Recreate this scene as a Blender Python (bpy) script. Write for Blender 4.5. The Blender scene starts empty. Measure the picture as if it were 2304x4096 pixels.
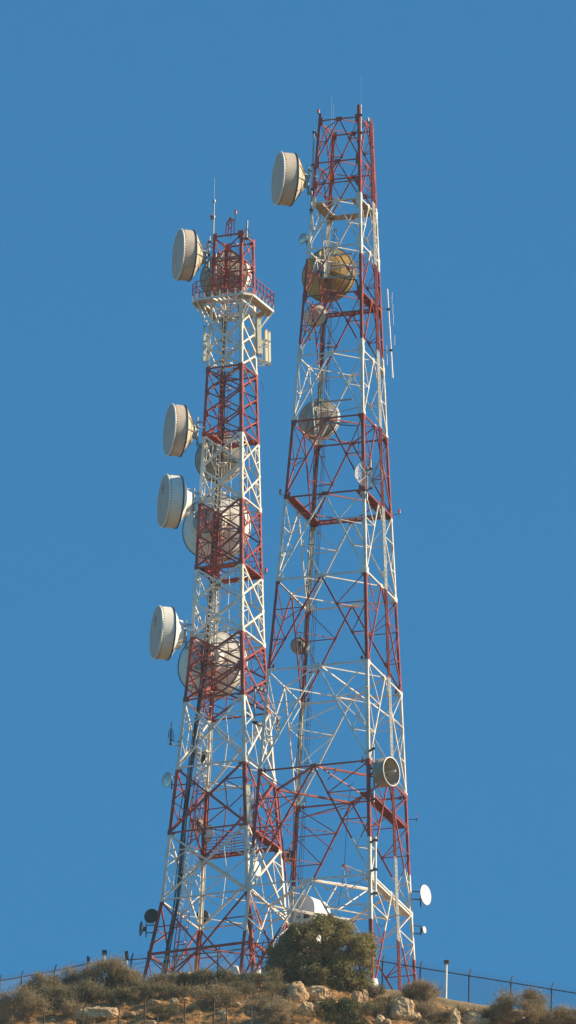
import bpy, math, random
from mathutils import Vector, Matrix, noise
random.seed(7)
scene = bpy.context.scene
COL = scene.collection
PI = math.pi
# ------------------------------------------------------------------ camera
W0, H0, FPX = 2304, 4096, 80000.0
CAM = Vector((0.0, -1074.0, -361.0))
ELEV, ROLL = math.radians(19.95), math.radians(1.03)
right0 = Vector((1, 0, 0)); fwd = Vector((0, math.cos(ELEV), math.sin(ELEV))); up0 = right0.cross(fwd)
# world vertical leans to the right in the picture: turn the camera counter-clockwise
RT = right0 * math.cos(ROLL) + up0 * math.sin(ROLL)
UP = up0 * math.cos(ROLL) - right0 * math.sin(ROLL)
cd = bpy.data.cameras.new('camera'); cam = bpy.data.objects.new('camera', cd); COL.objects.link(cam)
cd.sensor_fit = 'VERTICAL'; cd.sensor_height = 36.0; cd.lens = 36.0 * FPX / H0
cd.clip_start = 1.0; cd.clip_end = 20000
cam.matrix_world = Matrix.Translation(CAM) @ Matrix((RT, UP, -fwd)).transposed().to_4x4()
scene.camera = cam

def at(px, py, y):
    """world point on the vertical plane at depth y behind photo pixel px, py"""
    d = fwd * FPX + RT * (px - W0 / 2) - UP * (py - H0 / 2)
    return CAM + d * ((y - CAM.y) / d.y)
def ppm(p): return FPX / (p - CAM).dot(fwd)

# ------------------------------------------------------------------ materials
def nd(nt, t, **k):
    n = nt.nodes.new(t)
    for a, b in k.items(): setattr(n, a, b)
    return n
def mat(name, col, rough=0.6, metal=0.0, var=0.12, scale=3.0, dirt=None, dirt_amt=0.0, bump=0.0, fine=None, spec=0.5):
    m = bpy.data.materials.new(name); m.use_nodes = True; nt = m.node_tree
    b = nt.nodes['Principled BSDF']; b.inputs['Roughness'].default_value = rough; b.inputs['Metallic'].default_value = metal
    b.inputs['Specular IOR Level'].default_value = spec
    g = nd(nt, 'ShaderNodeNewGeometry')
    n = nd(nt, 'ShaderNodeTexNoise'); n.inputs['Scale'].default_value = scale; n.inputs['Detail'].default_value = 6
    nt.links.new(g.outputs['Position'], n.inputs['Vector'])
    r = nd(nt, 'ShaderNodeMapRange'); r.inputs[1].default_value = .3; r.inputs[2].default_value = .7
    r.inputs[3].default_value = 1 - var; r.inputs[4].default_value = 1 + var
    nt.links.new(n.outputs['Fac'], r.inputs[0])
    v = nd(nt, 'ShaderNodeVectorMath', operation='SCALE'); v.inputs[0].default_value = col
    nt.links.new(r.outputs[0], v.inputs['Scale']); out = v.outputs[0]
    if dirt:
        n2 = nd(nt, 'ShaderNodeTexNoise'); n2.inputs['Scale'].default_value = fine or scale * 4; n2.inputs['Detail'].default_value = 8
        nt.links.new(g.outputs['Position'], n2.inputs['Vector'])
        rr = nd(nt, 'ShaderNodeMapRange'); rr.inputs[1].default_value = .48; rr.inputs[2].default_value = .68; rr.inputs[4].default_value = dirt_amt
        nt.links.new(n2.outputs['Fac'], rr.inputs[0])
        mx = nd(nt, 'ShaderNodeMix', data_type='RGBA'); nt.links.new(rr.outputs[0], mx.inputs[0])
        nt.links.new(out, mx.inputs[6]); mx.inputs[7].default_value = (*dirt, 1); out = mx.outputs[2]
    nt.links.new(out, b.inputs['Base Color'])
    if bump:
        bp = nd(nt, 'ShaderNodeBump'); bp.inputs['Strength'].default_value = 1; bp.inputs['Distance'].default_value = bump
        nb = nd(nt, 'ShaderNodeTexNoise'); nb.inputs['Scale'].default_value = fine or scale * 4; nb.inputs['Detail'].default_value = 10
        nt.links.new(g.outputs['Position'], nb.inputs['Vector']); nt.links.new(nb.outputs['Fac'], bp.inputs['Height'])
        nt.links.new(bp.outputs[0], b.inputs['Normal'])
    return m
def band_paint(name, zs, first_red):
    """paint applied in red and white bands at the heights zs (bottom to top)"""
    m = bpy.data.materials.new(name); m.use_nodes = True; nt = m.node_tree
    b = nt.nodes['Principled BSDF']; b.inputs['Roughness'].default_value = .5
    g = nd(nt, 'ShaderNodeNewGeometry'); s = nd(nt, 'ShaderNodeSeparateXYZ'); nt.links.new(g.outputs['Position'], s.inputs[0])
    acc = None
    for z in zs:
        q = nd(nt, 'ShaderNodeMath', operation='GREATER_THAN'); q.inputs[1].default_value = z
        nt.links.new(s.outputs['Z'], q.inputs[0])
        if acc is None: acc = q.outputs[0]
        else:
            a = nd(nt, 'ShaderNodeMath', operation='ADD'); nt.links.new(acc, a.inputs[0]); nt.links.new(q.outputs[0], a.inputs[1]); acc = a.outputs[0]
    mo = nd(nt, 'ShaderNodeMath', operation='MODULO'); mo.inputs[1].default_value = 2; nt.links.new(acc, mo.inputs[0])
    mx = nd(nt, 'ShaderNodeMix', data_type='RGBA'); nt.links.new(mo.outputs[0], mx.inputs[0])
    n = nd(nt, 'ShaderNodeTexNoise'); n.inputs['Scale'].default_value = 1.3; n.inputs['Detail'].default_value = 7
    nt.links.new(g.outputs['Position'], n.inputs['Vector'])
    def ramp(c0, c1):
        r = nd(nt, 'ShaderNodeValToRGB'); r.color_ramp.elements[0].position = .35; r.color_ramp.elements[1].position = .65
        r.color_ramp.elements[0].color = (*c0, 1); r.color_ramp.elements[1].color = (*c1, 1)
        nt.links.new(n.outputs['Fac'], r.inputs[0]); return r.outputs[0]
    red = ramp((.25, .036, .024), (.40, .085, .055)); white = ramp((.84, .81, .74), (.64, .60, .52))
    i, j = (6, 7) if first_red else (7, 6)
    nt.links.new(red, mx.inputs[i]); nt.links.new(white, mx.inputs[j])
    # rust freckles
    n2 = nd(nt, 'ShaderNodeTexNoise'); n2.inputs['Scale'].default_value = 9; n2.inputs['Detail'].default_value = 8
    nt.links.new(g.outputs['Position'], n2.inputs['Vector'])
    rr = nd(nt, 'ShaderNodeMapRange'); rr.inputs[1].default_value = .56; rr.inputs[2].default_value = .70; rr.inputs[4].default_value = .5
    nt.links.new(n2.outputs['Fac'], rr.inputs[0])
    m2 = nd(nt, 'ShaderNodeMix', data_type='RGBA'); nt.links.new(rr.outputs[0], m2.inputs[0]); nt.links.new(mx.outputs[2], m2.inputs[6])
    m2.inputs[7].default_value = (.22, .11, .07, 1); nt.links.new(m2.outputs[2], b.inputs['Base Color'])
    return m
def leaf_mat(name, cols, transl=.25, rough=.6):
    m = bpy.data.materials.new(name); m.use_nodes = True; nt = m.node_tree
    b = nt.nodes['Principled BSDF']; b.inputs['Roughness'].default_value = rough; b.inputs['Specular IOR Level'].default_value = .3
    g = nd(nt, 'ShaderNodeNewGeometry'); n = nd(nt, 'ShaderNodeTexNoise'); n.inputs['Scale'].default_value = 1.1
    nt.links.new(g.outputs['Position'], n.inputs['Vector'])
    a = nd(nt, 'ShaderNodeMath', operation='MULTIPLY'); a.inputs[1].default_value = .6; nt.links.new(g.outputs['Random Per Island'], a.inputs[0])
    c = nd(nt, 'ShaderNodeMath', operation='MULTIPLY_ADD'); c.inputs[1].default_value = 1.0; nt.links.new(n.outputs['Fac'], c.inputs[0]); nt.links.new(a.outputs[0], c.inputs[2])
    s = nd(nt, 'ShaderNodeMath', operation='SUBTRACT'); s.inputs[1].default_value = .3; nt.links.new(c.outputs[0], s.inputs[0])
    r = nd(nt, 'ShaderNodeValToRGB'); el = r.color_ramp.elements
    while len(el) < len(cols): el.new(.5)
    for i, cc in enumerate(cols): el[i].position = i / (len(cols) - 1); el[i].color = (*cc, 1)
    nt.links.new(s.outputs[0], r.inputs[0]); nt.links.new(r.outputs[0], b.inputs['Base Color'])
    t = nd(nt, 'ShaderNodeBsdfTranslucent'); nt.links.new(r.outputs[0], t.inputs[0])
    ms = nd(nt, 'ShaderNodeMixShader'); ms.inputs[0].default_value = transl
    nt.links.new(b.outputs[0], ms.inputs[1]); nt.links.new(t.outputs[0], ms.inputs[2])
    nt.links.new(ms.outputs[0], nt.nodes['Material Output'].inputs['Surface'])
    return m
M = {}
M['galv'] = mat('galvanised_steel', (.30, .33, .35), .45, .5, .2, 6)
M['dark'] = mat('dark_steel', (.055, .06, .07), .5, .3, .2, 5)
M['cable'] = mat('black_cable', (.012, .014, .02), .35, 0, .3, 8)
M['cable2'] = mat('grey_cable', (.16, .15, .14), .45, 0, .3, 8)
M['radome'] = mat('radome_fabric', (.66, .48, .41), .8, 0, .05, 1.2, (.3, .26, .22), .25, fine=.9)
M['drum'] = mat('weathered_cream_shroud', (.64, .53, .44), .6, 0, .06, 1.0, (.33, .27, .2), .35, fine=2.2)
M['drumw'] = mat('pale_shroud', (.82, .80, .74), .5, 0, .05, 1.0, (.5, .47, .38), .35, fine=2.0)
M['whitep'] = mat('white_enamel', (.86, .86, .84), .45, 0, .04, 1.5, (.6, .58, .52), .2, fine=5)
M['cone'] = mat('cream_reflector_back', (.68, .60, .46), .55, 0, .07, 1.5, (.4, .33, .22), .3, fine=4)
M['greyback'] = mat('grey_reflector_back', (.34, .30, .25), .6, 0, .12, 2, (.25, .22, .18), .35, fine=5)
M['darkback'] = mat('dark_reflector_back', (.030, .034, .030), .5, .1, .2, 3)
M['yellow'] = mat('faded_yellow_reflector', (.46, .30, .085), .6, 0, .18, 1.5, (.20, .165, .11), .85, fine=1.6)
M['band'] = mat('dark_blue_clamp_band', (.05, .07, .10), .5, .2, .2, 4)
M['mirror'] = mat('polished_aluminium', (.62, .58, .50), .22, .45, .35, 9)
M['panel'] = mat('cream_panel_housing', (.70, .66, .50), .5, 0, .06, 2, (.5, .45, .32), .25, fine=5)
M['deck'] = mat('deck_plate_beige', (.50, .40, .28), .7, 0, .08, 3, (.35, .27, .17), .4)
M['redp'] = mat('red_paint', (.38, .055, .035), .5, 0, .18, 3, (.22, .1, .07), .3)
M['whites'] = mat('white_steel_paint', (.78, .77, .72), .5, 0, .08, 3, (.5, .42, .3), .25)
M['grate'] = mat('red_grating', (.27, .06, .045), .6, 0, .2, 6)
M['lamp'] = mat('red_lamp_glass', (.65, .03, .06), .2, 0, .05, 3)
M['rust'] = mat('rusty_iron', (.10, .055, .035), .8, .2, .3, 8)
M['fence'] = mat('fence_post_dark', (.045, .04, .045), .6, .3, .3, 5)
M['wire'] = mat('fence_wire', (.22, .23, .24), .5, .5, .1, 5)
M['soil'] = mat('hill_soil', (.42, .23, .095), .95, 0, .35, .7, (.16, .095, .045), .85, bump=.12, fine=3.5, spec=.1)
M['bank'] = mat('gravel_bank', (.42, .31, .18), .95, 0, .25, 2, (.18, .13, .08), .6, bump=.05, fine=14, spec=.1)
M['rock'] = mat('limestone', (.58, .39, .22), .9, 0, .25, 2.2, (.17, .11, .07), .85, bump=.14, fine=9, spec=.15)
M['rock2'] = mat('pale_limestone', (.66, .47, .27), .9, 0, .2, 3, (.24, .15, .085), .8, bump=.12, fine=7, spec=.15)
M['bark'] = mat('bark', (.10, .07, .05), .9, 0, .3, 6)
M['conc'] = mat('white_painted_concrete', (.75, .72, .65), .8, 0, .1, 4)
M['oak'] = leaf_mat('oak_leaves', [(.09, .082, .032), (.23, .205, .08), (.38, .33, .14), (.52, .46, .21)], .35)
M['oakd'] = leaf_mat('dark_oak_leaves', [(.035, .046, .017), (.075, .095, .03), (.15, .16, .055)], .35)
M['scrub'] = leaf_mat('dry_scrub', [(.14, .105, .058), (.27, .212, .118), (.39, .31, .18), (.49, .40, .25)], .3, .8)
M['scrubg'] = leaf_mat('olive_scrub', [(.085, .074, .040), (.17, .150, .080), (.27, .235, .13), (.36, .31, .18)], .3, .8)
M['grass'] = leaf_mat('dry_grass', [(.22, .12, .045), (.38, .22, .08), (.52, .33, .13)], .2, .8)

# ------------------------------------------------------------------ mesh helper
from array import array
class LB:
    """leaf buffer: loose quads kept as flat arrays"""
    def __init__(s): s.c = array('f')
    def quad(s, a, b, c, d): s.c.extend((a.x, a.y, a.z, b.x, b.y, b.z, c.x, c.y, c.z, d.x, d.y, d.z))
    def build(s, name, m, parent=None):
        n = len(s.c) // 12; me = bpy.data.meshes.new(name); me.vertices.add(4 * n); me.vertices.foreach_set('co', s.c)
        me.loops.add(4 * n); me.loops.foreach_set('vertex_index', array('i', range(4 * n)))
        me.polygons.add(n); me.polygons.foreach_set('loop_start', array('i', range(0, 4 * n, 4))); me.materials.append(m); me.update(calc_edges=True)
        o = bpy.data.objects.new(name, me); COL.objects.link(o); s.c = None
        if parent: o.parent = parent; o.matrix_parent_inverse = Matrix.Translation(parent.location).inverted()
        return o
class MB:
    def __init__(s): s.v = []; s.f = []; s.mi = []; s.cur = 0; s.sm = []
    def add(s, vs, fs, smooth=False):
        o = len(s.v); s.v += [tuple(v) for v in vs]
        for f in fs: s.f.append(tuple(i + o for i in f)); s.mi.append(s.cur); s.sm.append(smooth)
    def bar(s, a, b, w, t=None, ref=None):
        a = Vector(a); b = Vector(b); d = b - a
        if d.length < 1e-5: return
        d.normalize(); t = t or w
        ref = Vector(ref) if ref is not None else (Vector((0, 0, 1)) if abs(d.z) < .9 else Vector((0, 1, 0)))
        n = ref - d * ref.dot(d)                     # thickness direction
        if n.length < 1e-4: n = d.orthogonal()
        n.normalize(); q = d.cross(n)
        vs = []
        for p in (a, b):
            for i, j in ((-1, -1), (1, -1), (1, 1), (-1, 1)): vs.append(p + q * (i * w / 2) + n * (j * t / 2))
        s.add(vs, [(0, 3, 2, 1), (4, 5, 6, 7), (0, 1, 5, 4), (1, 2, 6, 5), (2, 3, 7, 6), (3, 0, 4, 7)])
    def tube(s, a, b, r, r2=None, n=8):
        a = Vector(a); b = Vector(b); d = (b - a).normalized(); x = d.orthogonal().normalized(); y = d.cross(x)
        r2 = r if r2 is None else r2; vs = []
        for p, rr in ((a, r), (b, r2)):
            for k in range(n): c = 2 * PI * k / n; vs.append(p + (x * math.cos(c) + y * math.sin(c)) * rr)
        s.add(vs, [(k, (k + 1) % n, n + (k + 1) % n, n + k) for k in range(n)], n > 5)
        s.add([vs[k] for k in range(n)], [tuple(reversed(range(n)))]); s.add([vs[n + k] for k in range(n)], [tuple(range(n))])
    def path(s, pts, r, n=6):
        for a, b in zip(pts, pts[1:]): s.tube(a, b, r, n=n)
    def box(s, c, ax, ay, az, hx, hy, hz):
        vs = [c + ax * (i * hx) + ay * (j * hy) + az * (k * hz) for k in (-1, 1) for i, j in ((-1, -1), (1, -1), (1, 1), (-1, 1))]
        s.add(vs, [(0, 3, 2, 1), (4, 5, 6, 7), (0, 1, 5, 4), (1, 2, 6, 5), (2, 3, 7, 6), (3, 0, 4, 7)])
    def lathe(s, prof, Mx, n=48, closed=False):
        """prof: (r, z) pairs around the local z axis, Mx places it"""
        vs = []; fs = []
        for r, z in prof:
            for k in range(n): c = 2 * PI * k / n; vs.append(Mx @ Vector((r * math.cos(c), r * math.sin(c), z)))
        m = len(prof)
        for i in range(m - 1):
            for k in range(n): k2 = (k + 1) % n; fs.append((i * n + k, i * n + k2, (i + 1) * n + k2, (i + 1) * n + k))
        s.add(vs, fs, True)
    def build(s, name, m, parent=None, smooth_angle=None):
        me = bpy.data.meshes.new(name); me.from_pydata(s.v, [], s.f)
        ms = m if isinstance(m, (list, tuple)) else [m]
        for x in ms: me.materials.append(x)
        me.polygons.foreach_set('material_index', s.mi); me.polygons.foreach_set('use_smooth', s.sm)
        me.update()
        o = bpy.data.objects.new(name, me); COL.objects.link(o)
        if parent: o.parent = parent; o.matrix_parent_inverse = Matrix.Translation(parent.location).inverted()
        return o
def tag(o, label, cat, group=None, kind=None):
    if label: o['label'] = label
    if cat: o['category'] = cat
    if group: o['group'] = group
    if kind: o['kind'] = kind
    return o
def thing(name, loc, label, cat, group=None):
    e = bpy.data.objects.new(name, None); e.empty_display_size = .3; e.location = loc; COL.objects.link(e)
    return tag(e, label, cat, group)

# ------------------------------------------------------------------ terrain
SKY = [(-600, 4100), (-200, 4045), (0, 4018), (100, 3990), (300, 3960), (450, 3942), (560, 3928), (700, 3914), (800, 3906), (1000, 3896), (1150, 3892),
       (1300, 3905), (1420, 3935), (1490, 3952), (1600, 3962), (1700, 3974), (1800, 3998), (1900, 4014), (2000, 4030), (2150, 4045), (2304, 4062), (2600, 4100)]
YE = -6.0
SKW = [(lambda p: (p.x, p.z))(at(x, y, YE)) for x, y in SKY]
def lerp_tab(T, x):
    if x <= T[0][0]: return T[0][1]
    for (a, b), (c, d) in zip(T, T[1:]):
        if x <= c: return b + (d - b) * (x - a) / (c - a)
    return T[-1][1]
def fbm(x, y, s, o=4): return noise.fractal(Vector((x * s, y * s, 3.7)), 1.0, 2.0, o)
def ground(x, y):
    ze = lerp_tab(SKW, x)
    if y >= YE:
        d = y - YE
        z = ze + (.322 * d if d < 19 else .322 * 19 + (d - 19) * .1 if d < 30 else 7.2 - (d - 30) * .12 if d < 900 else -97.2 - (d - 900) * .3)
        z = max(z, -364)
        amp = .02 + min(d, 3) * .02
        return z + fbm(x, y, .8) * amp
    d = YE - y
    wall = max(0, min(1, (x - 4.2) / 1.5))          # a cut bank on the right
    z = ze - wall * .45 * min(1, d / .12)
    base = -.66 * d if d < 22 else -14.5 - (d - 22) * .22
    z += base + fbm(x, y, .35) * min(.35, d * .12) + fbm(x + 9, y, 1.6) * min(.22, d * .15)
    if d > 14:
        t = (1068 - d) / 1054.0; low = -362.8 + (362.8 - 10.5) * max(t, 0) ** 1.06
        k = min(1, (d - 14) / 12); z = z * (1 - k) + min(low, 1e9) * k
    return max(z, -362.8)
def frange(a, b, s):
    r = []; x = a
    while x < b - 1e-6: r.append(x); x += s
    return r
xs = [-4000, -1500, -600, -250, -100, -50, -32, -26] + frange(-22, 22, .16) + [22, 26, 32, 50, 100, 250, 600, 1500, 4000]
ys = [-4000, -1600, -1200, -1075, -900, -700, -500, -350, -250, -170, -110, -70, -50, -38, -30, -26, -22] + frange(-20, -6.2, .16) + [-6.2, -6.12, -6.06, -6.0, -5.9] + frange(-5.7, 14, .3) + [16, 20, 26, 34, 50, 80, 150, 300, 600, 900, 1500, 4000]
g = MB(); nx = len(xs)
g.v = [(x, y, ground(x, y)) for y in ys for x in xs]
for j in range(len(ys) - 1):
    for i in range(nx - 1):
        a = j * nx + i; g.f.append((a, a + 1, a + 1 + nx, a + nx))
        xm = (xs[i] + xs[i + 1]) / 2; ym = ys[j]
        g.mi.append(1 if (xm > 4.2 and YE - .2 < ym < YE + 3) else (2 if (ym < -20 or abs(xm) > 22 or ym > 14) else 0)); g.sm.append(True)
tag(g.build('ground', [M['soil'], M['bank'], mat('scrub_covered_hillside', (.16, .115, .065), .95, 0, .4, .2, (.05, .045, .03), .8, spec=.1)]), 'dry brown rocky hilltop slope below the towers', 'ground', kind='structure')

# ------------------------------------------------------------------ towers
class Tower: pass
def make_tower(y0, theta, side, yshift, axis, wtab):
    T = Tower(); T.y0 = y0
    T.ex = Vector((math.cos(theta), -math.sin(theta), 0)); T.ey = Vector((math.sin(theta), math.cos(theta), 0))
    (xa, ya), (xb, yb) = axis
    def centre(yfr):
        w = lerp_tab(wtab, yfr); cy = yfr + yshift * w; cx = xa + (xb - xa) * (cy - ya) / (yb - ya)
        return at(cx, cy, y0), w
    tab = []
    for yfr in sorted(set([t[0] for t in wtab] + [wtab[0][0] - 60, wtab[-1][0] + 250])):
        if yfr == wtab[-1][0] + 250:
            (ya2, wa), (yb2, wb) = wtab[-2], wtab[-1]; w = wb + (wb - wa) * 250 / (yb2 - ya2)
            cy = yfr + yshift * w; cx = xa + (xb - xa) * (cy - ya) / (yb - ya); p = at(cx, cy, y0)
        else: p, w = centre(yfr)
        tab.append((p.z, p.x, w / math.cos(theta) / 2 / ppm(p)))
    tab.sort(); T.tab = tab
    def cx(z):  return lerp_tab([(t[0], t[1]) for t in tab], z)
    def hw(z):  return lerp_tab([(t[0], t[2]) for t in tab], z)
    T.hw = hw
    T.z = lambda yfr: centre(yfr)[0].z
    T.p = lambda u, v, z: Vector((cx(z), y0, z)) + (T.ex * u + T.ey * v) * hw(z)
    T.po = lambda u, v, z, ox=0, oy=0: T.p(u, v, z) + T.ex * ox + T.ey * oy
    return T
TR = make_tower(0.0, math.radians(19.4), .346, .222, ((1384, 512), (1331, 3133)),
     [(469, 161), (1659, 285), (2283, 358), (2641, 400), (3039, 442), (3491, 488), (3950, 547)])
TL = make_tower(6.6, math.radians(23.9), .43, .229, ((936, 962), (890, 3997)),
     [(935, 114), (1199, 124), (1459, 142), (1721, 158), (1986, 174), (2249, 189), (2516, 207), (2772, 240), (3038, 277), (3294, 315), (3557, 351), (3893, 456)])

FACES = [((-1, -1), (1, -1)), ((1, -1), (1, 1)), ((1, 1), (-1, 1)), ((-1, 1), (-1, -1))]   # front, right, back, left
def fpt(T, fi, s, z):
    (u0, v0), (u1, v1) = FACES[fi]; return T.p(u0 + (u1 - u0) * s, v0 + (v1 - v0) * s, z)
def fnorm(T, fi): return [-T.ey, T.ex, T.ey, -T.ex][fi]
def gusset(mb, T, fi, s, z, w, h):
    p = fpt(T, fi, s, z) + fnorm(T, fi) * .012; (u0, v0), (u1, v1) = FACES[fi]
    d = (T.ex * (u1 - u0) + T.ey * (v1 - v0)).normalized()
    mb.box(p, d, fnorm(T, fi), Vector((0, 0, 1)), w, .012, h)
def panel_K(T, z0, z1, n, wm, wr):
    """inverted-V bracing, one mesh per face; returns the hip points"""
    out = []
    for fi in range(4):
        mb = MB(); N = fnorm(T, fi); m = fpt(T, fi, .5, z0); a = fpt(T, fi, 0, z1); b = fpt(T, fi, 1, z1)
        mb.bar(m, a, wm, wm * .7, N); mb.bar(m, b, wm, wm * .7, N)
        for side, end in ((0, a), (1, b)):
            prev = fpt(T, fi, side, z0)
            for k in range(1, n + 1):
                t = k / (n + 1); P = m.lerp(end, t); L = fpt(T, fi, side, P.z)
                mb.bar(P, L, wr, wr * .8, N); mb.bar(prev, P, wr, wr * .8, N); prev = L
                q_ = N * .015; mb.box(P + q_, (end - m).normalized(), N, (end - m).normalized().cross(N), .12, .012, .07)
        gusset(mb, T, fi, .5, z0, .18, .12)
        for side in (0, 1): gusset(mb, T, fi, .06 if side == 0 else .94, z1 + .1, .07, .22)
        mb.build('bracing', T.paint, T.root)
    for k in range(1, n + 1):
        t = k / (n + 1); z = z0 + (z1 - z0) * t
        for fi in range(4):
            hp = MB()
            m = fpt(T, fi, .5, z0); P = m.lerp(fpt(T, fi, 1, z1), t)
            fj = (fi + 1) % 4; Q = fpt(T, fj, .5, z0).lerp(fpt(T, fj, 0, z1), t)
            hp.bar(P, Q, wr * .9, wr * .7); hp.build('hip_brace', T.paint, T.root)
def panel_X(T, z0, z1, wm, wr, red=True):
    for fi in range(4):
        mb = MB(); N = fnorm(T, fi); zm = (z0 + z1) / 2
        A0, B0, A1, B1 = fpt(T, fi, 0, z0), fpt(T, fi, 1, z0), fpt(T, fi, 0, z1), fpt(T, fi, 1, z1)
        mb.bar(A0, B1, wm, wm * .6, N); mb.bar(B0 + N * -.03, A1 + N * -.03, wm, wm * .6, N)
        if red:
            for side, C0, C1, D0, D1 in ((0, A0, B1, A1, B0), (1, B0, A1, B1, A0)):
                Q = C0.lerp(C1, .27); R = D0.lerp(D1, .27); mid = fpt(T, fi, side, zm)
                L = fpt(T, fi, side, Q.z)
                mb.bar(Q, L, wr, wr * .8, N); mb.bar(Q, mid, wr, wr * .8, N); mb.bar(R, mid, wr, wr * .8, N); mb.bar(Q, R, wr, wr * .8, N)
        for s in (.07, .93): gusset(mb, T, fi, s, z0 - .12, .12, .16)
        gusset(mb, T, fi, .5, (z0 * T.hw(z1) + z1 * T.hw(z0)) / (T.hw(z0) + T.hw(z1)), .13, .11)
        mb.build('bracing', T.paint, T.root)
def ring(T, z, w, wd, diamond=True, gp=.16):
    mb = MB()
    for fi in range(4):
        mb.bar(fpt(T, fi, 0, z), fpt(T, fi, 1, z), w, w * .8, fnorm(T, fi))
        if diamond: mb.bar(fpt(T, fi, .5, z - .01), fpt(T, (fi + 1) % 4, .5, z - .01), wd, wd)
    for u, v in ((-1, -1), (1, -1), (1, 1), (-1, 1)):      # splice plates on the legs
        s_ = gp; p = T.p(u, v, z - .05)
        mb.box(p - T.ex * (u * s_ * .75) + T.ey * (v * .016), T.ex, T.ey, Vector((0, 0, 1)), s_ * .8, .016, s_ * 1.5)
        mb.box(p - T.ey * (v * s_ * .75) + T.ex * (u * .016), T.ex, T.ey, Vector((0, 0, 1)), .016, s_ * .8, s_ * 1.5)
    mb.build('ring_beam', T.paint, T.root)
def walkway(T, z, sides, w, m, rail=False, name='walkway', open_=False):
    for fi in sides:
        a = fpt(T, fi, 0, z); b = fpt(T, fi, 1, z); N = fnorm(T, fi); mb = MB(); d = (b - a).normalized()
        a = a - N * (w / 2 + .06) + d * .15; b = b - N * (w / 2 + .06) - d * .15
        if open_ or m is M['grate']:                            # open bar grating
            q = int((b - a).length / .105)
            for i in range(q + 1): p = a.lerp(b, i / q); mb.bar(p - N * w / 2, p + N * w / 2, .06, .03, (0, 0, 1))
        else: mb.bar(a, b, w, .035, (0, 0, 1))
        for s in (-1, 1): mb.bar(a + N * s * (w / 2 + .02), b + N * s * (w / 2 + .02), .035, .09, (0, 0, 1))
        k = int((b - a).length / .35)
        for i in range(1, k):                      # cross joists under the plate
            p = a.lerp(b, i / k); mb.bar(p - N * w / 2 - Vector((0, 0, .05)), p + N * w / 2 - Vector((0, 0, .05)), .04, .06, (0, 0, 1))
        o = mb.build(name, m, T.root)
        if rail:
            r = MB(); q = N * (w / 2)
            for s in (-1, 1):
                for h in (.35, .7, 1.05): r.bar(a + q * s + Vector((0, 0, h)), b + q * s + Vector((0, 0, h)), .035)
                for i in range(0, 6): p = a.lerp(b, i / 5); r.bar(p + q * s, p + q * s + Vector((0, 0, 1.05)), .04)
            ro = r.build('railing', M['redp'], o)
def legs(T, zt, zb, size, extra=(0, 0, 0, 0)):
    for k, (u, v) in enumerate(((-1, -1), (1, -1), (1, 1), (-1, 1))):
        zs = [zt + extra[k]] + sorted([t[0] for t in T.tab if zb < t[0] < zt], reverse=True) + [zb]
        mb = MB()
        # angle iron: two flanges open to the inside
        for a, b in zip(zs, zs[1:]):
            pa, pb = T.p(u, v, a), T.p(u, v, b)
            s = size * (.75 + .35 * (zt - b) / (zt - zb))
            mb.bar(pa - T.ex * (u * s / 2), pb - T.ex * (u * s / 2), s, .022, T.ey)
            mb.bar(pa - T.ey * (v * (s / 2 + .011)), pb - T.ey * (v * (s / 2 + .011)), .022, s, T.ey)
            mb.bar(pa - (T.ex * u + T.ey * v) * s * .36, pb - (T.ex * u + T.ey * v) * s * .36, s * .6, s * .6, T.ey)
        mb.build('leg', T.paint, T.root)
        f = MB(); p = T.p(u, v, zb); gz = ground(p.x, p.y)
        f.lathe([(0, .55), (.2, .55), (.34, -.2), (.34, -1.5)], Matrix.Translation((p.x, p.y, max(gz, zb))), 10)
        f.build('footing', M['conc'], T.root)

# --- right tower
zR = TR.z
cuts = [zR(y) for y in (3669, 3342)] + [zR(3039) + .12, zR(2641) + .1, zR(2283) - .1, zR(1959) - .12, zR(1659) + .08, zR(1353), zR(1015), zR(770)]
TR.paint = band_paint('right_tower_banded_paint', cuts, True)
rb = TR.p(0, 0, -1.0); TR.root = thing('lattice_tower', (rb.x, rb.y, ground(rb.x, rb.y)), 'taller red and white lattice tower with open bracing, on the right behind the tree', 'tower', 'lattice towers on the hilltop')
TRl = [469, 637, 794, 977, 1165, 1399, 1659, 1959, 2283, 2641, 3039, 3491]
for i, y in enumerate(TRl): ring(TR, zR(y), .07 if i < 6 else .085, .045 if i < 6 else (.11 if y > 3000 else .06))
for i, (a, b) in enumerate(zip(TRl, TRl[1:] + [3960])):
    panel_K(TR, zR(a), zR(b), 1 if b <= 1959 else 2 if b <= 3039 else 3, .068 + .003 * i, .038 + .0014 * i)
ring(TR, zR(722), .06, .03, False)
legs(TR, zR(469), zR(4010), .17, (.45, .75, .2, .1))
walkway(TR, zR(794), [3, 1, 2], .5, M['deck']); walkway(TR, zR(1165), [1, 2], .42, M['grate']); walkway(TR, zR(1959), [3, 2, 1], .48, M['grate'])
walkway(TR, zR(3160), [1], .55, M['grate']); walkway(TR, zR(3500), [1], .38, M['whites'], open_=True)
# extra members of the wide lower bays
mb = MB()
for a, b, w_ in (((1288, 2668, -4.0), (1606, 2904, 2.0), .065), ((1348, 2790, -4.2), (1468, 2903, -3.8), .06), ((1155, 2913, 1.5), (1352, 2822, 1.5), .055), ((1156, 2912, 1.5), (1334, 2945, -1), .05),
                 ((1334, 2945, -1), (1205, 3052, -1), .05), ((1470, 2745, -4), (1350, 2788, -3), .045), ((1275, 3066, -4.2), (1580, 3262, 0), .06), ((1210, 3270, 2), (1400, 3215, 1), .05),
                 ((1115, 3290, -2), (1395, 3230, -1), .045), ((1200, 3290, 3), (1330, 3400, 1), .045), ((1310, 3120, -1), (1375, 3052, -3), .04), ((1560, 3110, 0), (1625, 3205, 2.5), .05)):
    mb.bar(at(*a), at(*b), w_)
mb.build('bracing', TR.paint, TR.root)
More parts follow.
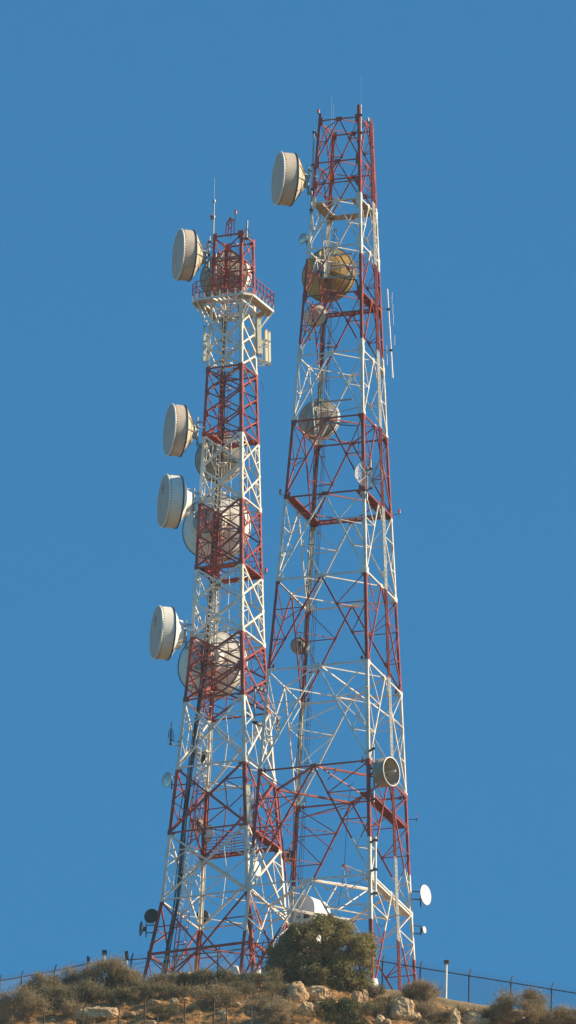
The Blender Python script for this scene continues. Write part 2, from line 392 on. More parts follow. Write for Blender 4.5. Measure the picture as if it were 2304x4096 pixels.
# braced outrigger in the lowest bay and heavier lower beams
mb = MB()
for y, fi in ((3039, 1), (3039, 3), (3491, 0)):
    pass
A = [at(*q) for q in ((1370, 3457, 1.0), (1490, 3508, -3.5), (1398, 3606, .5), (1370, 3457, 1.0), (1403, 3492, 2.5))]
mb.bar(A[0], A[1], .07); mb.bar(A[0], A[2], .06); mb.bar(A[3], A[4], .06)
mb.bar(at(1240, 3518, -2), at(1490, 3640, -4.5), .075); mb.bar(at(1352, 3640, 0), at(1470, 3560, 2), .06)
mb.bar(at(1300, 3625, -1), at(1360, 3520, 1), .06); mb.bar(at(1300, 3625, -1), at(1560, 3680, 0), .07)
mb.bar(at(1240, 3518, -3), at(1480, 3556, -1), .10); mb.bar(at(1095, 3625, -1), at(1260, 3660, 0), .11)
mb.build('outrigger', TR.paint, TR.root)
# access ladder on the right face
def ladder(T, pts, wdt, m, off, cage=False, rail3=True):
    mb = MB()
    for (za, va), (zb, vb) in zip(pts, pts[1:]):
        a = T.p(1, va, za) + T.ex * off; b = T.p(1, vb, zb) + T.ex * off
        for s in ((-1, 0, 1) if rail3 else (-1, 1)):
            o = T.ey * (s * wdt / 2); mb.bar(a + o, b + o, .045, .06, T.ex)
        n = int((a - b).length / .28)
        for i in range(n): p = a.lerp(b, i / n); mb.bar(p - T.ey * wdt / 2, p + T.ey * wdt / 2, .025)
        for i in range(0, n, 12): p = a.lerp(b, i / n); mb.bar(p, p - T.ex * off, .04)
    return mb.build('ladder', m, T.root)
ladder(TR, [(zR(455), .30), (zR(1659), .16), (zR(3960), .06)], .36, TR.paint, .16)
# --- left tower
zL = TL.z
cuts = [zL(y) - .12 for y in (3557, 3294, 3038, 2772, 2516, 2249, 1986, 1721)] + [zL(1459) + .1, zL(1165)]
TL.paint = band_paint('left_tower_banded_paint', cuts, True)
lb = TL.p(0, 0, 2); TL.root = thing('lattice_tower', (lb.x, lb.y, ground(lb.x, lb.y)), 'shorter red and white lattice tower crowded with big drum dishes, on the left', 'tower', 'lattice towers on the hilltop')
for y in (935, 1034, 1199, 1459, 1721, 1986, 2249, 2516, 2772, 3038, 3294, 3557): ring(TL, zL(y), .085, .05, y > 1300)
for a, b, wm, wr, red in [(935, 1034, .06, 0, 0), (1034, 1118, .06, 0, 0), (1118, 1199, .06, 0, 0), (1199, 1291, .10, .04, 0), (1291, 1375, .10, .04, 0), (1375, 1459, .10, .04, 0),
        (1459, 1547, .075, 0, 0), (1547, 1634, .075, 0, 0), (1634, 1721, .075, 0, 0), (1721, 1853, .1, .045, 1), (1853, 1986, .1, .045, 1),
        (1986, 2117, .1, .045, 1), (2117, 2249, .1, .045, 1), (2249, 2382, .11, .045, 1), (2382, 2516, .11, .045, 1), (2516, 2644, .11, .05, 1), (2644, 2772, .11, .05, 1),
        (2772, 3038, .12, .055, 1), (3038, 3294, .12, .055, 1), (3294, 3557, .12, .055, 1)]:
    panel_X(TL, zL(a), zL(b), wm, wr, red)
ring(TL, zL(3765), .13, .07)
for fi in range(4):
    mb = MB(); N = fnorm(TL, fi); z0, zm, z1 = zL(3557), zL(3765), zL(3900); m = fpt(TL, fi, .5, zm)
    for s in (0, 1):
        mb.bar(fpt(TL, fi, s, z0), m, .1, .07, N); mb.bar(m, fpt(TL, fi, s, z1 - 1.6), .09, .06, N)
        q = fpt(TL, fi, s, z0).lerp(m, .5); zz = q.z; l = fpt(TL, fi, s, zz); mb.bar(q, l, .06, .05, N); mb.bar(q, fpt(TL, fi, s, (zz + zm) / 2 - .3), .06, .05, N)
        q2 = m.lerp(fpt(TL, fi, s, z1 - 1.6), .45); mb.bar(q2, fpt(TL, fi, s, zm - .1), .055, .05, N)
    mb.build('bracing', TL.paint, TL.root)
legs(TL, zL(935), zL(4000), .2, (.1, .05, .05, .05))
walkway(TL, zL(1721), [2, 3], .5, M['redp']); walkway(TL, zL(2249), [0, 2, 3], .45, M['redp'], rail=False); walkway(TL, zL(3294), [2, 1], .45, M['grate'], rail=True)
walkway(TL, zL(2249), [1], .45, M['redp'])
# handrails on the 2249 level
mb = MB(); z = zL(2249)
for fi in (0, 2):
    for h in (.45, .9): mb.bar(fpt(TL, fi, 0, z + h) - fnorm(TL, fi) * .5, fpt(TL, fi, 1, z + h) - fnorm(TL, fi) * .5, .03)
    for i in range(7): p = fpt(TL, fi, i / 6, z) - fnorm(TL, fi) * .5; mb.bar(p, p + Vector((0, 0, .9)), .035)
mb.build('railing', M['redp'], TL.root)
# crow's nest platform with railing at the top of the left tower
z = zL(1199); ho = 1.9; ch = .42
cen = TL.p(0, 0, z)
oct_ = [(-ho, -ho + ch), (-ho + ch, -ho), (ho - ch, -ho), (ho, -ho + ch), (ho, ho - ch), (ho - ch, ho), (-ho + ch, ho), (-ho, ho - ch)]
O = [cen + TL.ex * a + TL.ey * b for a, b in oct_]; hi = TL.hw(z) + .35
sc = hi / ho; I = [cen + TL.ex * (a * sc) + TL.ey * (b * sc) for a, b in oct_]
mb = MB(); t = Vector((0, 0, .05))
for k in range(8):
    if k == 1: continue                               # the front bay is open joists
    j = (k + 1) % 8; mb.add([O[k], O[j], I[j], I[k], O[k] + t, O[j] + t, I[j] + t, I[k] + t], [(0, 1, 2, 3), (7, 6, 5, 4), (0, 4, 5, 1), (1, 5, 6, 2), (2, 6, 7, 3), (3, 7, 4, 0)])
# partial deck on the front bay, left end and corner
for s0, s1 in ((0, .30), (.86, 1)):
    a, b = O[1].lerp(O[2], s0), O[1].lerp(O[2], s1); c, d = I[1].lerp(I[2], s1), I[1].lerp(I[2], s0)
    mb.add([a, b, c, d, a + t, b + t, c + t, d + t], [(0, 1, 2, 3), (7, 6, 5, 4), (0, 4, 5, 1), (1, 5, 6, 2), (2, 6, 7, 3), (3, 7, 4, 0)])
plat = mb.build('platform_deck', M['deck'], TL.root)
mb = MB()
for k in range(8):
    j = (k + 1) % 8; mb.bar(O[k] - t * .6, O[j] - t * .6, .07, .12, (0, 0, 1)); mb.bar(I[k] - t * .6, I[j] - t * .6, .06, .1, (0, 0, 1))
for i in range(1, 9): mb.bar(O[1].lerp(O[2], i / 9) - t, I[1].lerp(I[2], i / 9) - t, .07, .09, (0, 0, 1))
for k in range(8):                                    # knee braces down to the legs
    u, v = ((-1, -1), (-1, -1), (1, -1), (1, -1), (1, 1), (1, 1), (-1, 1), (-1, 1))[k]
    mb.bar(O[k] - t, TL.p(u, v, zL(1291)), .055)
    mb.bar(O[k].lerp(I[k], .5) - t, TL.p(u, v, zL(1260)), .045)
mb.build('platform_frame', M['whites'], plat)
rl = MB(); ft = MB()
for k in range(8):
    j = (k + 1) % 8; a, b = O[k] + t, O[j] + t
    for h in (.35, .7, 1.05): rl.bar(a + Vector((0, 0, h)), b + Vector((0, 0, h)), .038)
    n = 6 if k % 2 else 1
    for i in range(n):
        p = a.lerp(b, i / n); rl.bar(p + Vector((0, 0, .3)), p + Vector((0, 0, 1.05)), .06, .05); ft.bar(p, p + Vector((0, 0, .32)), .075, .07)
rl.build('railing', M['redp'], plat); ft.build('post_foot', M['whites'], plat)
# rungs and hoops of the caged ladder inside the left face
mb = MB()
lad = [(zL(945), .35), (zL(1459), .1), (zL(2249), -.05), (zL(3038), -.1), (zL(3900), -.15)]
for (za, va), (zb, vb) in zip(lad, lad[1:]):
    a = TL.p(-1, va, za) + TL.ex * .45; b = TL.p(-1, vb, zb) + TL.ex * .45
    for s in (-1, 1): mb.bar(a + TL.ey * s * .2, b + TL.ey * s * .2, .05)
    n = int((a - b).length / .3)
    for i in range(n):
        p = a.lerp(b, i / n); mb.bar(p - TL.ey * .2, p + TL.ey * .2, .028)
        if i % 3 == 0:
            h = [p + TL.ex * (.62 * math.sin(q * PI / 6)) + TL.ey * (.2 + .12 * math.sin(q * PI / 6)) * math.cos(q * PI / 6) * 1.2 for q in range(7)]
            for c, d in zip(h, h[1:]): mb.bar(c, d, .03, .05)
    for q in (1, 3, 5):
        o = TL.ex * (.62 * math.sin(q * PI / 6)) + TL.ey * (.36 * math.cos(q * PI / 6)); mb.bar(a + o, b + o, .03)
mb.build('ladder', TL.paint, TL.root)
# ladder gantry frame on the very top of the left tower
mb = MB(); z = zL(935)
def lp(px, py, y=6.6): return at(px, py, y)
for px, py, qx, qy in ((901, 945, 906, 892), (911, 948, 916, 880), (923, 950, 928, 878), (936, 940, 938, 880)):
    mb.bar(lp(px, py), lp(qx, qy), .06)
for a, b in (((906, 892), (922, 874)), ((916, 884), (927, 874)), ((922, 875), (940, 880)), ((908, 900), (932, 884)), ((914, 915), (926, 912))): mb.bar(lp(*a), lp(*b), .055)
mb.box(lp(923, 876), TL.ex, TL.ey, Vector((0, 0, 1)), .08, .05, .08)
mb.build('ladder_gantry', M['redp'], TL.root)

# ------------------------------------------------------------------ cables
def cable_run(T, u, vt, zt, zb, n, spread, r, name, label, off=.2, m='cable', cat='cable bundle', jit=.03, two=None):
    root = thing(name, T.p(u, vt(zb), zb), label, cat)
    for i in range(n):
        mb = MB(); o = (i - (n - 1) / 2) * spread; pts = []; k = max(4, int((zt - zb) / 1.5)); ph = random.random() * 9
        for j in range(k + 1):
            z = zt + (zb - zt) * j / k
            pts.append(T.p(u, vt(z), z) - T.ex * (u * off) + T.ex * (o + jit * math.sin(z * .9 + ph)) + T.ey * (jit * math.cos(z * .7 + ph)))
        mb.path(pts, r * random.uniform(.8, 1.15), 6)
        mb.build('cable', M[two] if (two and i % 5 == 4) else M[m], root)
    br = MB(); k = int((zt - zb) / 2.2)
    for j in range(k):
        z = zt + (zb - zt) * j / k; c = T.p(u, vt(z), z) - T.ex * (u * off)
        br = MB(); br.bar(c - T.ex * (spread * n * .55), c + T.ex * (spread * n * .55), .03, .05); br.build('clamp', M['galv'], root)
vL = [(zL(3900), -.42), (zL(3557), -.42), (zL(3038), -.38), (zL(2516), .05), (zL(2249), .25), (zL(1721), .6), (zL(1200), .55)]
cable_run(TL, -1, lambda z: lerp_tab(vL, z), zL(1210), zL(4000), 9, .036, .03, 'cable_bundle', 'thick black feeder cable bundle running down inside the left lattice tower', .26, two='cable2')
cable_run(TR, -1, lambda z: .90, zR(1165), zR(3950), 4, .09, .02, 'cable_bundle', 'dark cables running down beside the back leg of the right lattice tower', .12, two='cable2')
cable_run(TR, -1, lambda z: 1.03, zR(830), zR(3900), 3, .10, .014, 'cable_bundle', 'thin blue-black cables hanging just right of the back leg in the right tower', .42, jit=.02)
def hang(pts, r, label):
    mb = MB(); q = [at(*p) for p in pts]
    o = []                                            # smooth with a Catmull-Rom pass
    for i in range(len(q) - 1):
        p0, p1, p2, p3 = q[max(i - 1, 0)], q[i], q[i + 1], q[min(i + 2, len(q) - 1)]
        for s in range(5):
            t = s / 5; o.append(.5 * ((2 * p1) + (p2 - p0) * t + (2 * p0 - 5 * p1 + 4 * p2 - p3) * t * t + (3 * p1 - p0 - 3 * p2 + p3) * t ** 3))
    mb.path(o + [q[-1]], r, 5)
    return tag(mb.build('hanging_cable', M['cable']), label, 'cable')
hang([(1300, 1236, 3), (1340, 1232, 3), (1358, 1265, 3), (1340, 1315, 3), (1318, 1350, 3), (1310, 1450, 3), (1305, 1560, 3)], .018, 'slack black cable looping below the yellow dish')
hang([(1410, 3130, -2), (1395, 3200, -2), (1385, 3330, -2), (1375, 3480, -2), (1350, 3640, -1)], .016, 'single slack cable dropping through the lower right tower')
hang([(1300, 3560, 0), (1355, 3545, -1), (1430, 3530, -2), (1490, 3560, -3)], .016, 'thin cable sagging across the bottom white bay of the right tower')
hang([(1505, 3690, -4), (1530, 3705, -3), (1560, 3670, -2), (1600, 3660, -1)], .016, 'looped cable beside the ladder foot of the right tower')
hang([(900, 1500, 7), (930, 1478, 8), (985, 1480, 8.5), (1010, 1500, 9)], .018, 'black jumper cable arched under the top of the left tower red section')
hang([(1040, 1525, 8), (1050, 1540, 8), (1056, 1560, 8)], .012, 'short loose cable end dangling right of the left tower')
hang([(1005, 3150, -2), (1015, 3240, 0), (1008, 3290, 1)], .014, 'thin loose cable hanging where the two towers cross')

# ------------------------------------------------------------------ dishes
def axis_mat(p, n, upv=Vector((0, 0, 1))):
    n = n.normalized(); x = upv.cross(n).normalized(); y = n.cross(x)
    return Matrix.Translation(p) @ Matrix((x, y, n)).transposed().to_4x4()
def az(deg, pitch=0):
    """0 = straight away from the viewer, 90 = to the right, -90 = to the left, 180 = at the viewer"""
    a = math.radians(deg); p = math.radians(pitch); return Vector((math.sin(a) * math.cos(p), math.cos(a) * math.cos(p), math.sin(p)))
DG = 'microwave dishes on the towers'
def drum_dish(pos, n, D, drum, back, label, style='cone', m_drum='drum', m_back='cone', m_face='radome', m_rim='whitep', leg=None, ribs=12, marks=False, pole=1.7, pside=1):
    """pos = centre of the front face; n = pointing direction"""
    R = D / 2; root = thing('drum_dish', pos, label, 'dish', DG); Mx = axis_mat(pos, n)
    f = MB(); f.lathe([(0.001, .05), (R * .5, .04), (R * .85, .02), (R * .975, 0)], Mx, 64); f.build('radome', M[m_face], root)
    r = MB(); r.lathe([(R * .97, .012), (R * 1.0, .03), (R * 1.03, .01), (R * 1.03, -.05), (R * .995, -.06)], Mx, 64); r.build('rim', M[m_rim], root)
    d = MB(); d.lathe([(R * .995, -.05), (R * .995, -drum * .5), (R * .995, -drum + .03)], Mx, 64); dr = d.build('shroud', M[m_drum], root)
    h = MB()                                           # radome lacing hooks
    for k in range(56):
        c = 2 * PI * k / 56; e = Vector((math.cos(c), math.sin(c), 0))
        h.bar(Mx @ (e * R * 1.0 + Vector((0, 0, -.05))), Mx @ (e * R * 1.008 + Vector((0, 0, -.17))), .018, .018)
    h.build('lacing', M['rust'], dr)
    b = MB(); b.lathe([(R * 1.0, -drum + .05), (R * 1.022, -drum + .03), (R * 1.022, -drum - .03), (R * .99, -drum - .05)], Mx, 64); b.build('clamp_band', M['band'], root)
    if style == 'cone': prof = [(R * 1.0, -drum - .03), (R * .96, -drum - .08), (R * .68, -drum - back * .5), (R * .32, -drum - back), (.001, -drum - back)]
    else: prof = [(R * 1.0, -drum - .03), (R * .97, -drum - .06), (R * .85, -drum - back * .26), (R * .72, -drum - back * .44), (R * .60, -drum - back * .54), (R * .56, -drum - back * .60), (R * .545, -drum - back * .98), (R * .52, -drum - back), (.001, -drum - back)]
    c = MB(); c.lathe(prof, Mx, 64); bk = c.build('reflector_back', M[m_back], root)
    rb_ = MB()
    if style == 'cone':
        for k in range(ribs):
            a = 2 * PI * (k + .5) / ribs; e = Vector((math.cos(a), math.sin(a), 0))
            rb_.bar(Mx @ (e * R * .97 + Vector((0, 0, -drum - .07))), Mx @ (e * R * .33 + Vector((0, 0, -drum - back - .03))), .045, .07, Mx.to_3x3() @ Vector((0, 0, 1)))
        for rr in (.66,):
            q = [Mx @ Vector((R * rr * math.cos(2 * PI * k / 24), R * rr * math.sin(2 * PI * k / 24), -drum - back * .53)) for k in range(25)]
            for u, v in zip(q, q[1:]): rb_.bar(u, v, .04)
        rb_.build('rib', M[m_back if m_back != 'cone' else 'greyback'], bk)
    hb = MB(); hr = R * (.3 if style == 'cone' else .40)
    hb.lathe([(.001, -drum - back), (hr, -drum - back - .0), (hr, -drum - back - .12), (hr * .8, -drum - back - .16), (.001, -drum - back - .16)], Mx, 32); hb.build('hub', M['galv'], root)
    # mounting pipe, clamps and arms to the tower leg
    m = MB(); pc = Mx @ Vector((0, 0, -drum - back - .3)); zz = Vector((0, 0, 1))
    m.tube(pc - zz * pole * .5, pc + zz * pole * .55, .055, n=8)
    for dz in (-.32, .32): m.bar(Mx @ Vector((0, dz, -drum - back - .08)), pc + zz * dz, .1, .12); m.bar(pc + zz * (dz - .08), pc + zz * (dz + .08), .17)
    if leg is not None:
        for dz in (-pole * .42, pole * .38):
            e = leg(pc.z + dz); m.bar(pc + zz * dz, e, .08)
        fd = MB(); h0 = Mx @ Vector((0, 0, -drum - back - .1)); e0 = leg(h0.z - .1); q = [h0, h0.lerp(e0, .3) - zz * .35, h0.lerp(e0, .7) - zz * .75, e0 - zz * .9 + (e0 - h0) * .15, leg(h0.z - 2.6) + (e0 - h0) * .18]
        fd.path(q, .028); fd.build('feeder', M['cable'], root)
        e = leg(pc.z + .2); m.tube(Mx @ Vector((R * .75 * pside, 0, -drum - .05)), e + (e - pc) * .6, .022, n=6)
    m.build('mount', M['dark' if m_back == 'dark' else 'galv'], root)
    if marks:
        k = MB()
        for i in range(7):
            yy = R * (.62 - i * .055); k.box(Mx @ Vector((R * .05 * math.sin(i * 2.1), yy, .052)), Mx.to_3x3() @ Vector((1, 0, 0)), Mx.to_3x3() @ Vector((0, 1, 0)), Mx.to_3x3() @ Vector((0, 0, 1)), R * (.07 + .03 * (i % 2)), R * .012, .004)
        k.build('marking', M['cable'], root)
    return root
LFL = lambda z: TL.p(-1, -1, z); RFL = lambda z: TR.p(-1, -1, z)
def leftface(px, py, T, off=.0):
    z = at(px, py, T.y0).z; e = T.p(-1, -1, z); return at(px, py, e.y - .45 + off)
nl = az(180 + 76.5)
drum_dish(leftface(1111, 713, TR), nl, 3.05, .86, .64, 'big cream drum dish facing left near the top of the right tower', leg=RFL)
drum_dish(leftface(712, 1018, TL), nl, 2.96, .76, .62, 'big cream drum dish facing left at the very top of the left tower', leg=LFL)
drum_dish(leftface(677, 1719, TL), nl, 2.98, .74, .62, 'big cream drum dish facing left halfway up the left tower, second from the top', leg=LFL)
drum_dish(leftface(654, 2003, TL), nl, 3.05, .84, .66, 'white drum dish with dark marks facing left, third from the left tower top', 'bell', 'drumw', 'whitep', 'radome', 'whitep', LFL, marks=True)
drum_dish(leftface(624, 2529, TL), nl, 3.05, .80, .66, 'white drum dish with dark marks facing left, lowest of the big left-side dishes', 'bell', 'drumw', 'whitep', 'radome', 'whitep', LFL, marks=True)
# dishes behind the towers, seen from the back
def rear(px, py, T, D, drum, back, lab, azd=24, off=1.2, **k):
    z = at(px, py, T.y0).z; e = T.p(0, 1, z); n = az(azd)
    hubc = at(px, py, e.y + off + T.hw(z) * .1); pos = hubc + n * (drum * .6 + back)
    # the photo centre px, py is the middle of the rim plane between hub and face
    sh = n * (drum * .5); pos = at(px, py, e.y + off + back) + sh
    L = lambda zz: T.p(0, 1, zz); back *= 1.5
    return drum_dish(pos, n, D, drum, back, lab, leg=L, **k)
rear(903, 1110, TL, 2.95, .5, .6, 'grey ribbed dish back behind the red top of the left tower, above the railed platform', m_drum='whitep', m_back='greyback', ribs=14)
rear(880, 1832, TL, 2.9, .45, .6, 'grey ribbed dish back behind the left tower, just below its upper red section', m_drum='drum', m_back='greyback', ribs=10)
rear(866, 2115, TL, 3.88, .75, .75, 'pale stepped back of the upper very large dish behind the left tower', style='bell', m_drum='drumw', m_back='drumw', off=1.4)
rear(850, 2660, TL, 3.95, .75, .75, 'pale stepped back of the lower very large dish behind the left tower', style='bell', m_drum='drumw', m_back='drumw', off=1.4)
rear(1316, 1100, TR, 3.15, .4, .6, 'faded yellow back of a big dish behind the upper right tower', m_drum='yellow', m_back='yellow', m_rim='yellow', ribs=12)
rear(1277, 1679, TR, 2.4, .32, .45, 'grey ribbed back of a mid-sized dish behind the right tower, below the yellow one', m_drum='whitep', m_back='greyback', ribs=12)
def small_dish(px, py, y, D, n, lab, m_face='whitep', m_back='greyback', depth=.18, leg=None, radome=True, drum=0, feed=False, rim='galv', name='microwave_dish'):
    pos = at(px, py, y); R = D / 2; root = thing(name, pos, lab, 'dish', DG); Mx = axis_mat(pos, n)
    dp = depth * D
    if radome:
        f = MB(); f.lathe([(.001, dp * .28), (R * .5, dp * .22), (R * .85, dp * .1), (R, 0)], Mx, 36); f.build('radome', M[m_face], root)
    else:
        f = MB(); f.lathe([(.001, -dp * .9 - drum), (R * .5, -dp * .68 - drum), (R * .8, -dp * .32 - drum), (R * .97, -.01 - drum)], Mx, 36); f.build('reflector', M[m_face], root)
    b = MB()
    if drum: b.lathe([(R * .955, -drum), (R * .97, 0), (R * 1.0, .0), (R * 1.0, -drum)], Mx, 48)
    b.lathe([(R, -.0 - drum), (R * .8, -dp * .38 - drum), (R * .5, -dp * .75 - drum), (R * .2, -dp - drum), (.001, -dp - drum)], Mx, 36); b.build('reflector_back', M[m_back], root)
    r = MB(); r.lathe([(R * .96, .012), (R * 1.02, .015), (R * 1.03, -.02), (R * .99, -.03)], Mx, 36); r.build('rim', M[rim], root)
    if feed:
        q = MB(); q.tube(Mx @ Vector((0, 0, -dp - drum)), Mx @ Vector((0, 0, R * .3)), .02); q.tube(Mx @ Vector((0, 0, R * .2)), Mx @ Vector((0, 0, R * .34)), .07)
        for k in range(3): a = 2 * PI * k / 3 + .5; q.tube(Mx @ Vector((R * .9 * math.cos(a), R * .9 * math.sin(a), -.02 - drum)), Mx @ Vector((0, 0, R * .25)), .008, n=4)
        q.build('feed_horn', M['mirror'], root)
    m = MB(); h = Mx @ Vector((0, 0, -dp - drum)); pc = h - n * .16; zz = Vector((0, 0, 1))
    m.box(h - n * .05, Vector((1, 0, 0)), Vector((0, 1, 0)), zz, .1, .1, .11); m.bar(h, pc, .09)
    m.tube(pc - zz * max(.3, D * .55), pc + zz * max(.3, D * .5), .035)
    if leg is not None:
        for dz in (-.22, .24): m.bar(pc + zz * dz, leg(pc.z + dz), .05)
    m.build('mount', M['dark'], root); return root
RBL = lambda z: TR.p(-1, 1, z); RFR = lambda z: TR.p(1, -1, z); RBR = lambda z: TR.p(1, 1, z); LFR = lambda z: TL.p(1, -1, z); LBL = lambda z: TL.p(-1, 1, z)
small_dish(1212, 954, RFL(zR(954)).y, .6, az(-140), 'small shiny dish on the left edge of the right tower, above the yellow dish', 'mirror', 'mirror', .35, RFL)
small_dish(1262, 1262, TR.p(-1, .6, zR(1262)).y + .3, 1.4, az(20), 'cream back of a small dish inside the right tower, just below the yellow dish', 'cone', 'cone', .25, RBL)
small_dish(1197, 2584, RBL(zR(2584)).y - .2, 1.02, az(-12), 'grey round dish back on the rear leg, halfway up the right tower', 'whitep', 'greyback', .3, RBL)
small_dish(1566, 3086, RFR(zR(3086)).y - .2, 1.66, az(180 - 55, -2), 'grey open drum dish facing right on the front leg of the right tower', 'greyback', 'greyback', .15, RFR, radome=False, drum=.75, feed=True, rim='whitep', name='drum_dish')
small_dish(668, 3119, LFL(zL(3119)).y - .2, .88, az(180 + 50), 'small shiny dish with speckled reflections on the left edge of the left tower', 'mirror', 'mirror', .22, LFL)
small_dish(605, 3664, LFL(zL(3640)).y + .2, .86, az(200), 'dark round dish at the foot of the left tower, upper of a dark pair', 'darkback', 'darkback', .25, LFL)
small_dish(563, 3715, LFL(zL(3690)).y, .86, az(180 + 78), 'dark dish seen edge-on at the foot of the left tower, lower of a dark pair', 'darkback', 'darkback', .18, LFL)
small_dish(818, 3030, LBL(zL(3030)).y + .2, .85, az(-40), 'small dark dish tucked behind the rear leg of the left tower, above the railed level', 'darkback', 'darkback', .25, LBL)
small_dish(810, 3668, LBL(zL(3668)).y + .8, .82, az(20), 'dark round dish behind the rear leg near the foot of the left tower', 'darkback', 'darkback', .2, LBL)
small_dish(1028, 3474, LFR(zL(3474)).y - 2.6, .92, az(180 - 60), 'bright white oval dish low on the left tower, between the two towers', 'whitep', 'greyback', .2, LFR)
small_dish(1703, 3580, RBR(zR(3400)).y - .1, 1.18, az(180 - 58), 'bright white dish facing right on the outer edge low on the right tower', 'whitep', 'greyback', .15, RBR)
small_dish(1698, 3719, RBR(zR(3560)).y, .4, az(180 - 60), 'tiny white dish on the outer edge of the right tower, below the larger white one', 'whitep', 'greyback', .2, RBR)
small_dish(834, 3335, TL.p(0, 1, zL(3300)).y + .6, 1.05, az(60), 'pale grey dish behind the railed lower level of the left tower', 'whitep', 'drumw', .25, LBL)
small_dish(795, 3300, TL.p(-.4, 1, zL(3280)).y + .8, .95, az(10), 'pale dish left of the rear leg at the railed level of the left tower', 'drumw', 'drumw', .2, LBL)
small_dish(1150, 3425, RBL(zR(3350)).y - .2, .75, az(-20), 'brownish grey dish low on the rear leg, near the base of the right tower', 'greyback', 'greyback', .25, RBL)
# grid dish
gp = at(1474, 1895, RFR(zR(1895)).y - .6); root = thing('grid_dish', gp, 'see-through round grid dish on the front leg of the right tower', 'dish', DG)
Mx = axis_mat(gp, az(168)); R = .80; mb = MB()
for i in range(-24, 25):
    x = i / 24.5 * R; hh = math.sqrt(max(0, R * R - x * x)); q = []
    for k in range(9): y = -hh + 2 * hh * k / 8; q.append(Mx @ Vector((y, x, (x * x + y * y) / (R * R) * .22 - .22)))
    for a, b in zip(q, q[1:]): mb.tube(a, b, .005, n=4)
mb.build('wire_grid', M['galv'], root)
mb = MB(); mb.lathe([(R * .985, 0), (R * 1.01, .025), (R * 1.035, 0), (R * 1.01, -.025), (R * .985, 0)], Mx, 40)
for k in range(4):
    a = PI / 4 + PI / 2 * k; e = Vector((math.cos(a), math.sin(a), 0)); mb.bar(Mx @ Vector((0, 0, -.24)), Mx @ (e * R), .018)
mb.build('hoop', M['galv'], root)
mb = MB(); mb.tube(Mx @ Vector((0, 0, -.24)), Mx @ Vector((0, 0, .4)), .018); mb.bar(Mx @ Vector((-.02, 0, .36)), Mx @ Vector((-R * .8, .06, .05)), .03); mb.build('feed_arm', M['whitep'], root)
mb = MB(); pc = Mx @ Vector((0, 0, -.35)); mb.tube(pc - Vector((0, 0, 1.5)), pc + Vector((0, 0, .55)), .05); mb.bar(pc + Vector((0, 0, -.1)), RFR(pc.z) , .12); mb.bar(pc + Vector((0, 0, -1.2)), RFR(pc.z - 1.2), .16, .2); mb.build('mount', M['galv'], root)

# ------------------------------------------------------------------ panel antennas, whips, lamps
AG = 'antennas on the towers'
def panel_ant(x0, y0, x1, y1, w, y, lab, rot=0, leg=None, m='panel', arms=(.2, .8), d=.12):
    a, b = at(x0, y0, y), at(x1, y1, y); root = thing('panel_antenna', b, lab, 'antenna', AG); mb = MB(); ax = Vector((math.cos(rot), math.sin(rot), 0))
    mb.bar(a, b, d, w, ax); bd = mb.build('housing', M[m], root)
    c = MB()
    for p, q in ((a, b), (b, a)): e = (q - p).normalized(); c.bar(p - e * .02, p + e * .05, d * 1.12, w * 1.12, ax)
    c.build('end_cap', M['greyback'], root)
    mm = MB(); q = (a + b) / 2; off = Vector((ax.y, -ax.x, 0)) * -.0
    for t in arms:
        p = a.lerp(b, t)
        if leg: mm.bar(p, leg(p.z), .05)
        mm.box(p, Vector((1, 0, 0)), Vector((0, 1, 0)), Vector((0, 0, 1)), .09, .09, .04)
    mm.build('bracket', M['whites'], root)
LBR = lambda z: TL.p(1, 1, z)
yb = LBR(zL(1350)).y
panel_ant(1035, 1275, 1038, 1418, .24, yb - .1, 'wide cream panel antenna on the right edge of the left tower, under the platform', .3, LBR, d=.16)
for px, y0_, y1_, w, dy, lab in ((1064, 1320, 1455, .13, .3, 'cream panel antenna on an outrigger right of the left tower, leftmost of three'), (1070, 1325, 1462, .11, .55, 'cream panel antenna on an outrigger right of the left tower, middle of three'), (1077, 1328, 1458, .13, .1, 'cream panel antenna on an outrigger right of the left tower, outermost of three')):
    panel_ant(px - 1, y0_, px + 1, y1_, w, yb + dy, lab, .5, LBR, arms=(.3, .95))
mb = MB()
for a, b in (((1040, 1365), (1076, 1382)), ((1042, 1384), (1072, 1388)), ((1036, 1433), (1074, 1453)), ((1034, 1462), (1062, 1462)), ((1050, 1370), (1050, 1440)), ((1060, 1388), (1061, 1462)), ((1038, 1435), (1056, 1460))): mb.bar(at(*a, yb), at(*b, yb), .06)
mb.build('outrigger', M['whites'], TL.root)
panel_ant(819, 1306, 817, 1447, .14, LFL(zL(1376)).y - .3, 'slim cream panel antenna on the left edge of the left tower, under the platform', .3, LFL)
panel_ant(826, 1346, 824, 1438, .08, LFL(zL(1376)).y - .1, 'narrow cream strip antenna beside the slim panel on the left tower', .3, LFL)
panel_ant(990, 3139, 997, 3292, .22, LFR(zL(3217)).y - .35, 'long grey-cream panel antenna on the front leg of the left tower near the railed level', .3, LFR, d=.16)
panel_ant(994, 3300, 992, 3400, .1, LFR(zL(3350)).y - .3, 'thin pale strip antenna below the long panel on the left tower', .3, LFR, 'whitep')
panel_ant(1008, 3166, 1010, 3205, .08, LFR(zL(3200)).y - .2, 'short white antenna stub beside the long panel on the left tower', .3, LFR, 'whitep')
panel_ant(1116, 2868, 1110, 2920, .16, 3.0, 'small grey panel antenna behind the crossing of the two towers', .6, RFL, 'darkback')
panel_ant(1236, 1320, 1238, 1360, .1, RBL(zR(1340)).y - .2, 'short pale antenna stub below the small cream dish in the right tower', .2, RBL, 'panel')
panel_ant(1238, 2570, 1226, 2612, .12, RBL(zR(2590)).y - .3, 'small white antenna box beside the grey dish on the rear leg of the right tower', .2, RBL, 'whitep')
